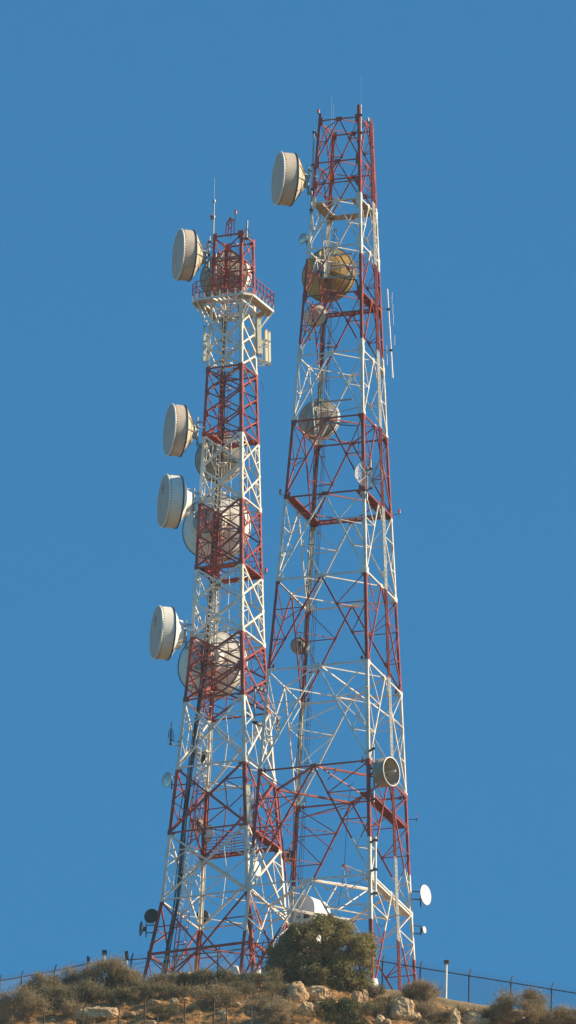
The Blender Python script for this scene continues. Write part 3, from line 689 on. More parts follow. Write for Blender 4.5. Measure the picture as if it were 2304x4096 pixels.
def dip(mb, q, k):
    a, b = q[0], q[-1]
    for t in (.1, .23, .345, .58, .69, .80)[k:k + 1]:
        p = a.lerp(b, t); s = 1 if t < .75 and t != .69 else -1
        mb.tube(p, p + Vector((.25 * s, -.03, 0)), .012, n=5); e = p + Vector((.25 * s, -.03, 0)); mb.tube(e - Vector((0, 0, .32)), e + Vector((0, 0, .32)), .012, n=5)
def pole_ant(pts, r, lab, y, leg=None, arms=(), m='galv', arm_w=.06, name='pole_antenna', extra=None, cat='antenna'):
    q = [at(px, py, y) for px, py in pts]; root = thing(name, q[-1], lab, cat, AG)
    n = len(q) - 1
    for i, (a, b) in enumerate(zip(q, q[1:])):
        mb = MB(); mb.tube(a, b, r[i] if isinstance(r, (list, tuple)) else r, n=8); mb.build('mast' if n == 1 else ('mast_section'), M[m], root)
    if leg:
        mb = MB()
        for t in arms:
            p = q[0].lerp(q[-1], t); mb.bar(p, leg(p.z), arm_w); mb.box(p, Vector((1, 0, 0)), Vector((0, 1, 0)), Vector((0, 0, 1)), r[0] * 1.8 if isinstance(r, (list, tuple)) else r * 1.8, .08, .06)
        mb.build('bracket', M['dark'], root)
    if extra:
        if extra is dip:
            for k in range(6): mb = MB(); dip(mb, q, k); mb.build('dipole', M[m], root)
        else: mb = MB(); extra(mb, q); mb.build('radial_array', M[m], root)
    return root
y = LFL(zL(940)).y
def wh(mb, q):
    for p in (q[1], q[2]): mb.tube(p - Vector((0, 0, .08)), p + Vector((0, 0, .08)), .09)
pole_ant([(858, 712), (857, 805), (855, 868), (853, 945)], [.012, .035, .045], 'tall thin whip antenna standing on the front left corner of the left tower', y, None, extra=wh)
def skirt(mb, q, t0=.42, t1=.85, r=.26):
    a, b = q[0].lerp(q[-1], t0), q[0].lerp(q[-1], t1)
    for k in range(10):
        c = 2 * PI * k / 10; e = Vector((math.cos(c), math.sin(c), 0)); mb.tube(a + e * .08, b + e * r, .012, n=4)
    n = 12
    for k in range(n):
        e0, e1 = (Vector((math.cos(2 * PI * j / n), math.sin(2 * PI * j / n), 0)) for j in (k, k + 1)); mb.tube(b + e0 * r, b + e1 * r, .01, n=4)
pole_ant([(989, 883), (986, 960)], .055, 'white pole antenna with a cone of radials on the top right of the left tower', LFR(zL(940)).y, LFR, (.93,), 'galv', .07, extra=lambda mb, q: skirt(mb, q, .4, .78))
pole_ant([(839, 946), (834, 1070)], .05, 'short grey pole antenna clamped to the upper left leg of the left tower', LFL(zL(1000)).y - .3, LFL, (.18, .6), 'galv')
pole_ant([(686, 2890), (682, 2975)], .035, 'small antenna with a dark cone of radials on a bracket left of the left tower', LFL(zL(2950)).y - .3, LFL, (.82, 1.0), 'dark', .05, extra=lambda mb, q: skirt(mb, q, .3, .72, .18))
def dipole_arms(z): return TR.p(1, 1, z)
pole_ant([(1549, 1156), (1571, 1512)], .045, 'long white dipole array mast standing off the right side of the right tower', RBR(zR(1300)).y, RBR, (.23, .69), 'whitep', .03, extra=dip)
pole_ant([(1021, 2746), (1016, 2893)], .055, 'grey pole antenna held by two cream arms on the left leg of the right tower', RFL(zR(2800)).y - .5, RFL, (.03, .97), 'galv', .16)
pole_ant([(1502, 3347), (1502, 3585)], .07, 'white pole antenna clamped beside the front leg low on the right tower', RFR(zR(3450)).y - .3, RFR, (.06, .55, .95), 'whites', .1)
pole_ant([(1494, 2976), (1495, 3208)], .05, 'grey mounting pole beside the front leg of the right tower, behind the open drum dish', RFR(zR(3090)).y - .35, RFR, (.08, .5, .95), 'galv', .1)
pole_ant([(1256, 523), (1244, 0 + 850)], .05, 'long grey mounting pole behind the top left dish on the right tower', RFL(zR(700)).y - .5, RFL, (.02, .42, .72, .97), 'galv', .1)
pole_ant([(1483, 1840), (1483, 1960)], .045, 'short pale pole beside the see-through grid dish on the right tower', RFR(zR(1900)).y - .35, RFR, (.3, .95), 'whites')
pole_ant([(1327, 380), (1326, 520)], .006, 'hair-thin whip antenna above the middle of the right tower', 2.0)
pole_ant([(1335, 415), (1333, 540)], .006, 'shorter hair-thin whip antenna beside the middle one on the right tower', 2.2)
pole_ant([(1446, 300), (1444, 425)], .0035, 'hair-thin whip antenna above the front right leg of the right tower', RFR(zR(469)).y)
pole_ant([(1444, 418), (1444, 560)], .035, 'grey rod strapped to the top of the front right leg of the right tower', RFR(zR(480)).y - .2, RFR, (.3, .8))
pole_ant([(1481, 470), (1489, 900)], .028, 'red rod running up beside the ladder at the top right of the right tower', RBR(zR(600)).y - .6, RBR, (.2, .5, .9), 'redp', .04)
pole_ant([(1490, 478), (1497, 850)], .025, 'second thin red rod beside the ladder at the top of the right tower', RBR(zR(600)).y - .3, RBR, (.3, .8), 'redp', .04)
pole_ant([(1668, 3250), (1667, 3278)], .014, 'tiny antenna on a red arm sticking out right of the right tower', RBR(zR(3120)).y, RBR, (1.0,), 'redp', .03)
# grey and dark boxes: beacon lights
LG = 'red obstruction lights'
def beacon(px, py, y, lab, leg=None, m='lamp'):
    p = at(px, py, y); root = thing('warning_light', p, lab, 'light', LG)
    mb = MB(); mb.lathe([(.001, .16), (.06, .13), (.075, .0), (.07, -.04)], Matrix.Translation(p), 12); mb.build('lens', M[m], root)
    mb = MB(); mb.lathe([(.08, -.03), (.085, -.08), (.05, -.16), (.001, -.16)], Matrix.Translation(p), 12); 
    if leg: q = leg(p.z - .2); mb.bar(p - Vector((0, 0, .16)), Vector((p.x, p.y, q.z)), .035); mb.bar(Vector((p.x, p.y, q.z)), q, .035)
    mb.build('base', M['galv'], root)
beacon(1597, 2046, RBR(zR(1960)).y, 'red warning light on an arm right of the right tower walkway', RBR)
beacon(1121, 1967, RFL(zR(1960)).y, 'small red warning light on the left corner of the right tower walkway', RFL)
beacon(1064, 2282, LBR(zL(2249)).y, 'small red warning light on the right corner of the left tower, halfway up', LBR)
beacon(1274, 446, RFL(zR(440)).y, 'red warning light capping the left front leg of the right tower')
beacon(1472, 480, TR.p(1, .1, zR(470)).y, 'small amber warning light at the top right of the right tower', None, 'cone')
beacon(942, 850, 6.6, 'red warning light on a thin rod above the top of the left tower', lambda z: lp(941, 882))
beacon(846, 869, LFL(zL(940)).y, 'red warning light clipped to the whip mast of the left tower', lambda z: at(854, 872, LFL(zL(940)).y))
# barrel-vaulted equipment shelter behind the tree
root = thing('equipment_shelter', at(1245, 3760, 5.6), 'white round-topped equipment shelter behind the tree crown', 'shelter')
c = at(1228, 3650, 5.2); ax = az(42); bx = Vector((ax.y, -ax.x, 0)); zz = Vector((0, 0, 1)); R = .92
prof = [(-R, -2.2)] + [(R * math.cos(PI - PI * k / 16), R * math.sin(PI - PI * k / 16)) for k in range(17)] + [(R, -2.2)]
mb = MB(); L = 1.35; n = len(prof)
vs = [c + bx * a + zz * b + ax * s for s in (-L / 2 + .3, L / 2 + .3) for a, b in prof]
mb.add(vs, [(i, i + 1, n + i + 1, n + i) for i in range(n - 1)], True)
mb.add(vs[n:], [tuple(range(n))]); mb.add(vs[:n], [tuple(reversed(range(n)))]); mb.build('shell', M['whitep'], root)
c2 = c + ax * (-L / 2 + .28)
mb = MB(); mb.box(c2 + zz * -.35 + bx * .32, bx, ax, zz, .2, .02, .16); mb.build('vent', M['dark'], root)
mb = MB(); mb.box(c2 + zz * -1.1 - bx * .25, bx, ax, zz, .32, .025, .75); dd = mb.build('door', M['drumw'], root)
mb = MB(); mb.box(c2 + zz * -1.1 + bx * .0 - ax * .04, bx, ax, zz, .02, .02, .08); mb.build('handle', M['dark'], dd)

# ------------------------------------------------------------------ fences and lamp posts
def slope_y(px, py, y0):
    """depth at which the sight line through px, py meets the slope in front of the ridge (y0 if it passes over it)"""
    y = -24.0
    while y < YE - .1:
        p = at(px, py, y)
        if p.z <= ground(p.x, y): return y
        y += .08
    return y0
def on_ground(px, y):
    p = at(px, 3950, y); return Vector((p.x, y, ground(p.x, y)))
def fence(posts, tops, label, y, sink=True, mesh=True, mp='fence'):
    """posts: pixel x; tops: pixel y of the top rail at that post (all at depth y)"""
    yy = y if callable(y) else (lambda px: y)
    P = [at(px, ty, yy(px)) for px, ty in zip(posts, tops)]
    root = thing('chain_link_fence', (P[0].x, P[0].y, ground(P[0].x, P[0].y)), label, 'fence')
    for i, p in enumerate(P):
        mb = MB(); gz = ground(p.x, p.y) - .2; mb.tube((p.x, p.y, gz), p + Vector((0, 0, .02)), .042, n=6)
        mb.tube(p, p + Vector((.10, .12, .42)), .04, n=6); mb.build('post', M[mp], root)
    mb = MB()
    for a, b in zip(P, P[1:]): mb.tube(a, b, .032, n=6)
    mb.build('top_rail', M[mp], root)
    mb = MB()
    for k in (.33, .66, 1):
        for a, b in zip(P, P[1:]): o = Vector((.10, .18, .30)) * k; mb.tube(a + o, b + o, .006, n=3)
    mb.build('barbed_wire', M['wire'], root)
    if mesh:
        mb = MB()
        for a, b in zip(P, P[1:]):
            L = (b - a).length; H = 2.0; n = int(L / .11); d = (b - a)
            for i in range(-int(H / .11), n):
                for sg in (0, 1):
                    u0, u1 = i * .11 / L, (i * .11 + H) / L; z0, z1 = (0, -H) if sg else (-H, 0)
                    if u0 < 0: t = -u0 / (u1 - u0); u0n, z0n = 0, z0 + (z1 - z0) * t
                    else: u0n, z0n = u0, z0
                    if u1 > 1: t = (1 - u0) / (u1 - u0); u1n, z1n = 1, z0 + (z1 - z0) * t
                    else: u1n, z1n = u1, z1
                    if u1n <= u0n: continue
                    mb.bar(a + d * u0n + Vector((0, 0, z0n)), a + d * u1n + Vector((0, 0, z1n)), .005)
        mb.build('chain_link', M['wire'], root)
fence([-130, 0, 86, 218, 352, 525, 699, 873, 1050], [3958, 3923, 3908, 3884, 3855, 3839, 3824, 3808, 3786], 'dark chain-link fence with angled post tops behind the left tower and scrub', lambda px: 0.6 + (px + 130) * .007)
fence([1365, 1530, 1709 - 28, 1876, 2043, 2206, 2380], [3820, 3846, 3871, 3903, 3930, 3957, 3985], 'dark chain-link fence with angled post tops descending along the right skyline', lambda px: 1.5 - (px - 1365) * .004)
FR_ = [(60, 4088, 0), (177, 4052, -.8), (335, 4030, .5), (478, 4020, .8), (580, 3996, .4), (740, 4006, 0), (857, 4005, .1), (907, 4030, -.1), (1006, 4026, 0), (630, 4068, -.6)]
for i, (px, py, ln) in enumerate(FR_):
    yd = slope_y(px, py + 75, -16) if False else -18.0 + (i % 3) * .3; p = at(px, py, yd); gz = ground(p.x, yd); mb = MB(); base = Vector((p.x + random.uniform(-.05, .05), yd, gz - .3))
    mb.tube(base, p, .04, n=6)
    if abs(ln) > .15: mb.tube(p, p + Vector((.28 * ln, 0, .17)), .036, n=6)
    o = mb.build('fence_post', M['rust'])
    desc = ['leaning rusty fence post at the far lower left corner', 'rusty fence post in front of the dark gap of the left scrub', 'rusty fence post left of the flat pale rock', 'rusty fence post with bent top right of the flat pale rock', 'tall rusty fence post with bent top in the golden grass',
            'thin rusty fence post below the left tower rear leg', 'rusty fence post below the middle of the left tower', 'rusty fence post beside the whitish stone on the slope', 'short rusty fence post right of the whitish stone', 'short stub of fence post in shade between two rusty posts'][i]
    tag(o, desc, 'post', 'rusty posts of the lower fence')
def lamp_post(px, ytop, yd, lab, bw=.28, bh=.24, m='dark', mpole='whites', tilt=0, h=2.2, lean=0):
    p = at(px, ytop, yd); root = thing('floodlight_post', (p.x, p.y, ground(p.x, yd)), lab, 'lamp post', 'floodlight posts around the site')
    mb = MB(); mb.tube(Vector((p.x + lean, yd, ground(p.x, yd) - .2)), p - Vector((0, 0, bh + .05)), .06 if mpole == 'whites' else .04, n=8); mb.build('pole', M[mpole], root)
    mb = MB(); ax = Vector((math.cos(tilt), 0, math.sin(tilt))); az_ = Vector((-math.sin(tilt), 0, math.cos(tilt)))
    cpt = p - Vector((0, 0, bh / 2)); mb.box(cpt, ax, Vector((0, 1, 0)), az_, bw / 2, .09, bh / 2); hd = mb.build('lamp_head', M[m], root)
    mb = MB(); mb.box(cpt - Vector((0, .1, 0)), ax, Vector((0, 1, 0)), az_, bw / 2 - .04, .015, bh / 2 - .04); mb.build('lens', M['darkback'], hd)
    mb = MB(); mb.bar(p - Vector((bw / 2, 0, bh + .04)), p - Vector((-bw / 2, 0, bh + .04)), .04); mb.bar(p - Vector((0, 0, bh + .1)), p - Vector((0, 0, bh)), .05); mb.build('yoke', M['greyback'], root)
lamp_post(418, 3802, -3.0, 'floodlight with dark square head on a white pole above the left scrub')
lamp_post(507, 3806, -3.5, 'floodlight with tall tilted head on a thin leaning pole left of the left tower', .2, .5, 'darkback', 'galv', .08, lean=.25)
lamp_post(352, 3826, -2.5, 'short dark floodlight seen edge-on above the left scrub', .12, .42, 'dark', 'fence', .05)
lamp_post(1786, 3841, -5.0, 'floodlight with pale boxy head on a tall white pole on the right skyline', .32, .2, 'greyback')

# ------------------------------------------------------------------ vegetation
def foliage(mb, c, r, n, ls, el, clumps, cr, up=.3, rnd=random, shell=.55):
    cs = []
    for _ in range(clumps):
        while True:
            d = Vector((rnd.uniform(-1, 1), rnd.uniform(-1, 1), rnd.uniform(-1, 1)))
            if shell < d.length < 1: break
        d *= rnd.uniform(.86, 1.12); cs.append((c + Vector((d.x * r[0], d.y * r[1], d.z * r[2])), cr * rnd.uniform(.6, 1.25), d))
    for i in range(n):
        p0, q, d = cs[rnd.randrange(clumps)]
        e = Vector((rnd.gauss(0, .5), rnd.gauss(0, .5), rnd.gauss(0, .42))); p = p0 + e * q
        ax = (Vector((rnd.uniform(-1, 1), rnd.uniform(-1, 1), rnd.uniform(-1, 1) + up)) + d * .6).normalized()
        sd = ax.orthogonal().normalized(); sd.rotate(Matrix.Rotation(rnd.uniform(0, 2 * PI), 3, ax))
        s = ls * rnd.uniform(.6, 1.3); a = ax * s * el; b = sd * s * .5
        mb.quad(p - a * .5, p + b * .5 - a * .05, p + a * .5, p - b * .5 - a * .05)
def core(mb, c, r, nm, seed=0):
    """twiggy dark inside: a few stems from the base"""
    for k in range(nm):
        a = 2 * PI * k / nm + seed; e = c + Vector((math.cos(a) * r[0] * .7, math.sin(a) * r[1] * .6, r[2] * random.uniform(.1, .7))); b = c - Vector((0, 0, r[2] * 1.15))
        mid = b.lerp(e, .5) + Vector((random.uniform(-.1, .1), 0, .1)); mb.tube(b, mid, .03 + r[2] * .02, .02, n=5); mb.tube(mid, e, .02, .008, n=4)
def shrub(px, py, rx, rz, y, lab, m='scrub', n=4000, ls=.06, el=2.2, clumps=24, name='shrub', group='scrub bushes on the hilltop', ry=None, cr=.42, label_cat='bush'):
    rx *= 1.12; rz *= 1.12; n = int(n * 2.0); y = slope_y(px, py + rz * .55, y)
    c = at(px, py, y); root = thing(name, (c.x, c.y, ground(c.x, c.y)), lab, label_cat, group)
    sx = rx / 70; sz = rz / 70 / .94; r = (sx, ry or sx * .8, sz)
    mb = LB(); foliage(mb, c, r, n, ls, el, clumps, cr * max(.5, min(sx, sz * 1.4)), .5, shell=.45)
    for k in range(n // 24):                          # wispy twigs round the outline
        a, b = random.uniform(0, 2 * PI), random.uniform(-.1, 1); e = Vector((math.cos(a) * math.cos(b), math.sin(a) * math.cos(b), math.sin(b)))
        p = c + Vector((e.x * r[0], e.y * r[1], e.z * r[2])) * .8; q = p + (e + Vector((0, 0, .6))) * random.uniform(.12, .34); w = e.orthogonal().normalized() * .008; mb.quad(p - w, p + w, q + w * .2, q - w * .2)
    mb.build('foliage', M[m], root)
    mb = MB(); core(mb, c, r, 9, px); mb.build('stem', M['bark'], root)
# main tree: lobed crown, trunk and limbs
tb = on_ground(1300, -7.2); tc = at(1300, 3815, -7.2)
root = thing('oak_tree', tb, 'rounded olive-green tree standing in front of the right tower base', 'tree')
mb = LB()
lobes = [(1300, 3760, 1.75, 1.15, 9), (1225, 3800, 1.45, 1.1, 8), (1390, 3800, 1.45, 1.05, 8), (1150, 3850, 1.05, .95, 6), (1275, 3870, 1.6, .95, 8), (1400, 3880, 1.3, .95, 7), (1300, 3700, .75, .62, 4), (1440, 3780, .85, .7, 4),
         (1200, 3740, .85, .6, 4), (1462, 3800, .5, .9, 3), (1395, 3935, .9, .62, 4), (1110, 3810, .65, .5, 3), (1330, 3950, .7, .4, 3), (1280, 3680, .28, .3, 1), (1375, 3720, .55, .45, 3), (1110, 3880, .6, .5, 3), (1230, 3920, .8, .35, 4), (1440, 3930, .5, .5, 3), (1370, 3975, .5, .35, 2), (1150, 3770, .5, .4, 2)]
for px, py, rx, rz, k in lobes:
    foliage(mb, at(px, py, -7.2), (rx, rx * .9, rz), 3900 * k // 4, .10, 1.35, k * 6, .36, .2, shell=.5)
mb.build('crown', M['oak'], root)
mb = MB(); fork = tb + Vector((0, 0, .75)); mb.tube(tb - Vector((0, 0, .4)), fork, .24, .17, n=10)
for px, py, rx, rz, k in lobes:
    e = at(px, py, -7.2 + random.uniform(-.6, .6)); m_ = fork.lerp(e, .5) + Vector((0, random.uniform(-.2, .2), .12)); mb.tube(fork, m_, .1, .06, n=6); mb.tube(m_, e, .06, .02, n=5)
mb.build('trunk', M['bark'], root)
# lower dark oak at the bottom edge
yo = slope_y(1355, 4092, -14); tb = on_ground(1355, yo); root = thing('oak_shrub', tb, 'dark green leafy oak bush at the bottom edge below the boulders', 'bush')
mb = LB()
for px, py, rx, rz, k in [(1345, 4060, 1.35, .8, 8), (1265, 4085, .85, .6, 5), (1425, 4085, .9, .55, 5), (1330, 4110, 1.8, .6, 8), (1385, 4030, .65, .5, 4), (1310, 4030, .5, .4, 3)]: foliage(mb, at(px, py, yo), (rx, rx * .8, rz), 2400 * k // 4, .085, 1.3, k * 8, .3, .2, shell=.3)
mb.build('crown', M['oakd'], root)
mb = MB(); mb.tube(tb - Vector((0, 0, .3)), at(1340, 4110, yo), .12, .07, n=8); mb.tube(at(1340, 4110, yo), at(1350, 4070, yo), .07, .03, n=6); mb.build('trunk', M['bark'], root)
# scrub: (px, py, rx, rz, depth, label, material, n)
S = [(620, 3975, 75, 34, -8.2, 'dark olive bush on the slope under the left tower foot', 'scrubg', 3600), (500, 3990, 60, 30, -8.8, 'olive bush right of the tall rounded one, lower down', 'scrubg', 2800), 
     (960, 3975, 80, 30, -8.6, 'shaded grey bush in the tree shadow, mid slope', 'scrubg', 3200), (1110, 3975, 55, 28, -9.3, 'dark bush just left of the round boulder', 'scrubg', 2200), 
     (1560, 4010, 46, 24, -8.2, 'tawny bush above the big angular boulder', 'scrub', 1800), (1700, 4050, 62, 32, -9.2, 'tawny brush right of the big angular boulder', 'scrub', 3000), 
     (1850, 4055, 60, 18, -8.4, 'dark low brush under the cut bank', 'scrubg', 1700), (1990, 4050, 50, 26, -8.0, 'grey brush at the left flank of the big right bush', 'scrubg', 1900), (2190, 4075, 60, 30, -8.6, 'grey brush at the right flank of the big right bush', 'scrubg', 2200),
     (430, 3905, 95, 52, -6.6, 'tall rounded dry bush below the square floodlight', 'scrub', 8500), (505, 3925, 62, 42, -7.0, 'grey-green bush just left of the left tower foot', 'scrub', 4200),
     (300, 3925, 78, 42, -7.0, 'wide dry bush left of the floodlight bush', 'scrub', 6000), (170, 3950, 72, 42, -7.2, 'dry bush at the left end of the skyline scrub', 'scrub', 5200),
     (355, 3985, 85, 42, -8.2, 'olive bush below the tall rounded bush', 'scrubg', 5500), (230, 4000, 75, 45, -8.6, 'dark bush in the shaded gap of the left scrub', 'scrubg', 4800),
     (80, 4045, 100, 62, -9.5, 'large dry bush filling the lower left corner', 'scrub', 7500), (300, 4050, 52, 34, -10, 'small dry tuft bush above the flat pale rock', 'scrub', 2200),
     (560, 3950, 52, 26, -7.3, 'low pale bush at the foot of the left tower', 'scrub', 2200), (670, 3932, 82, 26, -7.0, 'low dark bush under the left tower front leg', 'scrubg', 3600),
     (800, 3925, 80, 30, -7.2, 'low dark bush in the tree shadow under the left tower', 'scrubg', 3800), (930, 3925, 85, 34, -7.2, 'shaded bush under the middle of the left tower', 'scrubg', 4200),
     (1060, 3930, 80, 34, -7.4, 'shaded bush left of the big round boulder', 'scrubg', 3800), (735, 3975, 70, 26, -8.6, 'grey bush on the shaded slope below the left tower', 'scrubg', 2800),
     (860, 4000, 82, 48, -9.8, 'feathery grey-brown bush in the middle of the slope', 'scrub', 5500), 
     (1050, 4020, 85, 34, -9.8, 'dry bush below and left of the round boulder', 'scrub', 4200), (1130, 4065, 90, 38, -10.8, 'grey bush at the bottom left of the dark oak bush', 'scrub', 4600),
     (1700, 3975, 80, 34, -7.0, 'dry bush on the right skyline by the white floodlight pole', 'scrub', 4600),
     (1655, 4000, 42, 24, -7.6, 'small green bush right of the right tower foot', 'scrubg', 1800), (1500, 4045, 62, 30, -9, 'low bush between the boulders right of the dark oak', 'scrubg', 2300),
     (2085, 4040, 100, 54, -8.0, 'big grey-brown bush on the right skyline', 'scrub', 8000), (2290, 4070, 62, 36, -8.0, 'dark bush cut by the right edge', 'scrub', 3600), (1960, 4070, 50, 24, -9, 'low shaded bush left of the big right bush', 'scrubg', 1800),
     (1500, 3965, 36, 18, -7.2, 'small dry bush at the front leg foot of the right tower', 'scrubg', 1000), (640, 4060, 60, 24, -11, 'low dark bush near the bottom left posts', 'scrubg', 1900), (1765, 4080, 52, 24, -10, 'dark low bush between two upright pale rocks', 'scrubg', 1700)]
for px, py, rx, rz, y, lab, m, n in S: shrub(px, py, rx, rz, y, lab, m, n)
# rocks
def rock(px, py, w, h, y, lab, m='rock', d=None, sq=1.0, seed=0, sink=.25, group='boulders on the slope'):
    if y < -7: y = slope_y(px, py + h * .3, y)
    p = at(px, py, y); mb = MB(); n, k = 30, 20; R = (w / 140, (d or w * .8) / 140, h / 140 / .94); vs = []
    for i in range(k + 1):
        ph = PI * i / k
        for j in range(n):
            th = 2 * PI * j / n; v = Vector((math.sin(ph) * math.cos(th), math.sin(ph) * math.sin(th), math.cos(ph)))
            v = Vector([math.copysign(abs(c) ** sq, c) for c in v])
            q = 1 + .22 * noise.noise(v * 1.3 + Vector((seed * 7.1, 0, 0))) + .10 * noise.noise(v * 3.4 + Vector((0, seed * 3.3, 0))) + .09 * noise.noise(v * 8) - .22 * max(0, .16 - abs(noise.noise(v * 2.1 + Vector((seed * 1.7, 4, 0))))) * 2.2
            vs.append(p + Vector((v.x * R[0], v.y * R[1], v.z * R[2])) * q)
    fs = [(i * n + j, i * n + (j + 1) % n, (i + 1) * n + (j + 1) % n, (i + 1) * n + j) for i in range(k) for j in range(n)]
    mb.add(vs, fs, sq >= 1.0)
    return tag(mb.build('boulder' if w > 34 else 'stone', M[m]), lab, 'rock', group)
rock(1185, 3978, 96, 92, -9.0, 'large rounded speckled boulder left below the tree', seed=1, d=80)
rock(1268, 3980, 92, 62, -9.0, 'flat-topped boulder right beside the large round one', 'rock2', seed=2, sq=.75)
rock(1228, 4040, 50, 60, -10, 'broken orange boulder under the round boulder', 'rock2', seed=3, sq=.7)
rock(1322, 4000, 36, 34, -9.4, 'small boulder right of the flat-topped one', seed=4, sq=.8)
rock(1428, 3995, 46, 62, -8.6, 'leaning boulder under the right side of the tree, left of a pair', seed=5, sq=.8)
rock(1456, 3985, 34, 56, -8.4, 'upright boulder under the right side of the tree, right of a pair', seed=6, sq=.8)
rock(1462, 4026, 56, 34, -9.2, 'low pale block below the upright pair of boulders', 'rock2', seed=7, sq=.7)
rock(1610, 4045, 92, 96, -8.8, 'big angular pale boulder below the right tower foot', 'rock2', seed=8, sq=.65)
rock(1822, 4085, 38, 92, -9.6, 'tall narrow upright pale rock at the bottom right', 'rock2', seed=9, sq=.7)
rock(1890, 4082, 72, 66, -9.2, 'wide pale boulder right of the tall narrow rock', 'rock2', seed=10, sq=.75)
rock(395, 4062, 180, 56, -11, 'long flat pale rock on the lower left slope', 'rock2', d=90, seed=11, sq=.75)
rock(696, 4008, 34, 30, -9.6, 'whitish rock in the grass on the left slope', 'rock2', seed=12, sq=.8)
rock(735, 4004, 42, 24, -9.6, 'small low whitish rock beside the one in the grass', 'rock2', seed=13, sq=.8)
rock(900, 4062, 22, 46, -11, 'small whitish upright stone between rusty posts', 'rock2', seed=14, sq=.8)
rock(885, 4052, 28, 20, -11, 'small whitish stone leaning on the upright one', 'rock2', seed=15, sq=.8)
rock(1520, 4085, 40, 44, -10.2, 'pale stone at the bottom right of the dark oak bush', 'rock2', seed=16, sq=.8)
rock(1548, 4092, 36, 34, -10.2, 'rounded stone beside the pale one at the bottom', seed=17)
rock(210, 4082, 26, 14, -11.5, 'small flat stone at the bottom in the left shade', 'rock2', seed=18)
rock(600, 4096, 60, 22, -12, 'flat pale stone at the bottom edge, left of centre', 'rock2', seed=19, sq=.8)
for k, (px, py, w_, h_, yd, lab, mm) in enumerate([
    (1375, 4015, 44, 30, -9.3, 'buried tan rock under the tree, left of the leaning pair', 'rock'), (1398, 4050, 30, 22, -10, 'small tan rock under the buried one', 'rock2'), (1545, 4035, 44, 36, -8.7, 'tan rock left of the big angular boulder', 'rock'),
    (1660, 4068, 46, 34, -9.2, 'tan rock at the lower right of the big angular boulder', 'rock2'), (1720, 4025, 40, 26, -8.2, 'low tan rock under the bank, below the floodlight bush', 'rock'), (1770, 4060, 34, 40, -9.2, 'upright rock left of the tall narrow one', 'rock'),
    (1935, 4092, 50, 34, -9.6, 'low rock right of the wide pale boulder', 'rock2'), (1280, 4022, 44, 28, -9.8, 'tan slab below the flat-topped boulder', 'rock2'), (1130, 4012, 40, 26, -9.8, 'small rock left below the round boulder', 'rock'),
    (1010, 4058, 46, 24, -11, 'flat rock in the scrub, lower middle', 'rock'), (780, 4030, 44, 20, -10.6, 'flat tan rock on the slope below the left tower', 'rock2'), (615, 4012, 50, 20, -9.8, 'low rock ledge above the tall rusty post', 'rock'),
    (520, 4062, 60, 24, -11.2, 'low ledge right of the flat pale rock', 'rock'), (1605, 3998, 34, 22, -7.6, 'tan stone on top of the stone row', 'rock2'), (1860, 4042, 36, 20, -8, 'tan stone under the bank at right', 'rock'), (950, 4020, 34, 16, -10, 'small flat stone on the shaded slope', 'rock2')]):
    rock(px, py, w_, h_, yd, lab, mm, seed=60 + k, sq=.68)
i = 0
for x0, x1, yl, yr, n in ((1505, 1612, 3990, 3996, 15), (1770, 1910, 4032, 4050, 16)):
    for k in range(n):
        t = (k + random.uniform(-.3, .3)) / n; px = x0 + (x1 - x0) * t; py = yl + (yr - yl) * t + random.uniform(-7, 7); i += 1
        rock(px, py, random.uniform(9, 19), random.uniform(7, 13), -7.1, 'small pale stone of the tumbled row under the cut bank', 'rock2', seed=20 + i, sq=.8, group='row of small stones under the bank')
r5 = random.Random(11)
for k in range(95):
    px, py = r5.uniform(0, 2304), r5.uniform(3960, 4096); x0 = lerp_tab(SKY, px)
    if py < x0 + 30: continue
    rock(px, py, r5.uniform(8, 22), r5.uniform(6, 13), -12, 'small loose stone lying on the open slope', 'rock2' if k % 3 else 'rock', seed=100 + k, sq=.75, group='loose stones on the slope')
# dry grass tufts over the slope
mb = MB(); rr = random.Random(3)
for i in range(6000):
    x = rr.uniform(-18, 18); y = rr.uniform(-18, -6.1); n1 = fbm(x + 4, y, .45)
    if n1 < -.05 + rr.uniform(-.15, .15): continue
    z = ground(x, y); hgt = .13 + .16 * max(0, n1) + rr.uniform(0, .08)
    for b in range(7):
        a = rr.uniform(0, 2 * PI); lean = Vector((math.cos(a), math.sin(a), 0)) * rr.uniform(.03, .16); q = Vector((-lean.y, lean.x, 0)).normalized() * .012
        p = Vector((x, y, z - .02)) + lean * .3; mb.add([p - q, p + q, p + lean + Vector((0, 0, hgt))], [(0, 1, 2)])
tag(mb.build('dry_grass', M['grass']), 'golden dry grass scattered over the slope', 'grass', kind='stuff')

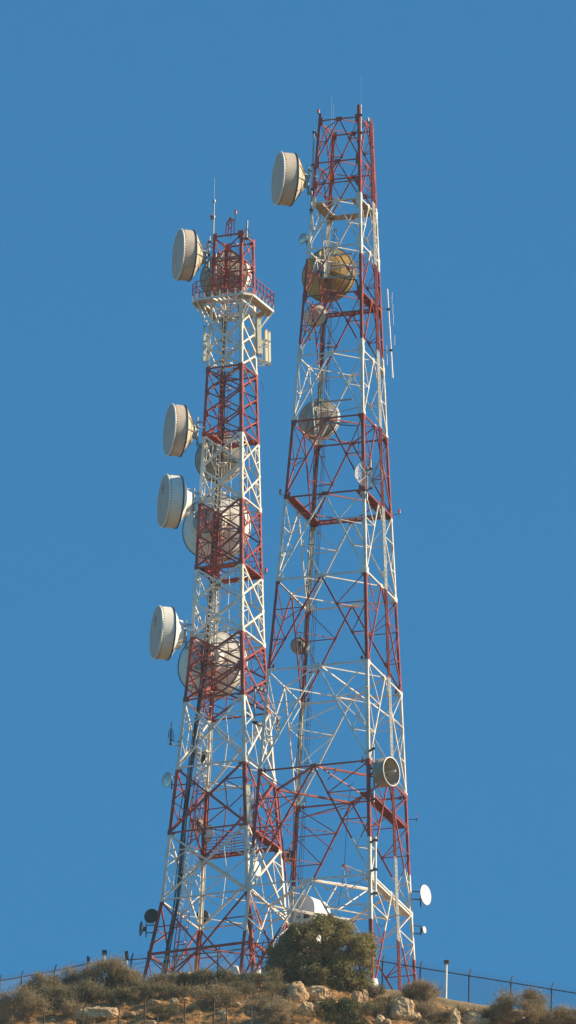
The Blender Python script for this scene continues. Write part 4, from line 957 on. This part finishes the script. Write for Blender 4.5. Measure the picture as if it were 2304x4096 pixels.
# ------------------------------------------------------------------ air
HZ = mat_h = bpy.data.materials.new('air_haze'); mat_h.use_nodes = True; hn = mat_h.node_tree
hn.nodes.remove(hn.nodes['Principled BSDF']); pv = nd(hn, 'ShaderNodeVolumePrincipled'); pv.inputs['Color'].default_value = (.80, .90, 1, 1); pv.inputs['Density'].default_value = .000038; pv.inputs['Anisotropy'].default_value = .2
hn.links.new(pv.outputs[0], hn.nodes['Material Output'].inputs['Volume'])
mb = MB(); mb.box(Vector((0, -520, -145)), Vector((1, 0, 0)), Vector((0, 1, 0)), Vector((0, 0, 1)), 160, 580, 222); tag(mb.build('haze', mat_h), 'thin pale air haze between the camera and the towers', 'haze', kind='stuff')
# ------------------------------------------------------------------ light
SUN_EL, SUN_AZ = math.radians(30), math.atan2(1.0, -.08)       # azimuth from +y (away) towards +x (right)
sd = Vector((math.sin(SUN_AZ) * math.cos(SUN_EL), math.cos(SUN_AZ) * math.cos(SUN_EL), math.sin(SUN_EL)))
sl = bpy.data.lights.new('sun', 'SUN'); sl.energy = 5.0; sl.angle = math.radians(.5); sl.color = (1, .80, .54)
so = bpy.data.objects.new('sun', sl); COL.objects.link(so); so.rotation_euler = sd.to_track_quat('Z', 'Y').to_euler()
w = bpy.data.worlds.new('World'); scene.world = w; w.use_nodes = True; nt = w.node_tree; bg = nt.nodes['Background']
sk = nd(nt, 'ShaderNodeTexSky', sky_type='NISHITA'); sk.sun_disc = False; sk.sun_elevation = SUN_EL; sk.sun_rotation = SUN_AZ
sk.air_density = 1.0; sk.dust_density = 0; sk.ozone_density = 6.0; sk.altitude = 400
tn = nd(nt, 'ShaderNodeMix', data_type='RGBA', blend_type='MULTIPLY'); tn.inputs[0].default_value = 1; tn.inputs[7].default_value = (.38, .99, 1.05, 1)
nt.links.new(sk.outputs[0], tn.inputs[6]); nt.links.new(tn.outputs[2], bg.inputs[0]); bg.inputs[1].default_value = .086
scene.view_settings.view_transform = 'Standard'; scene.view_settings.look = 'None'; scene.view_settings.exposure = .5; scene.view_settings.gamma = 1
scene.render.film_transparent = False
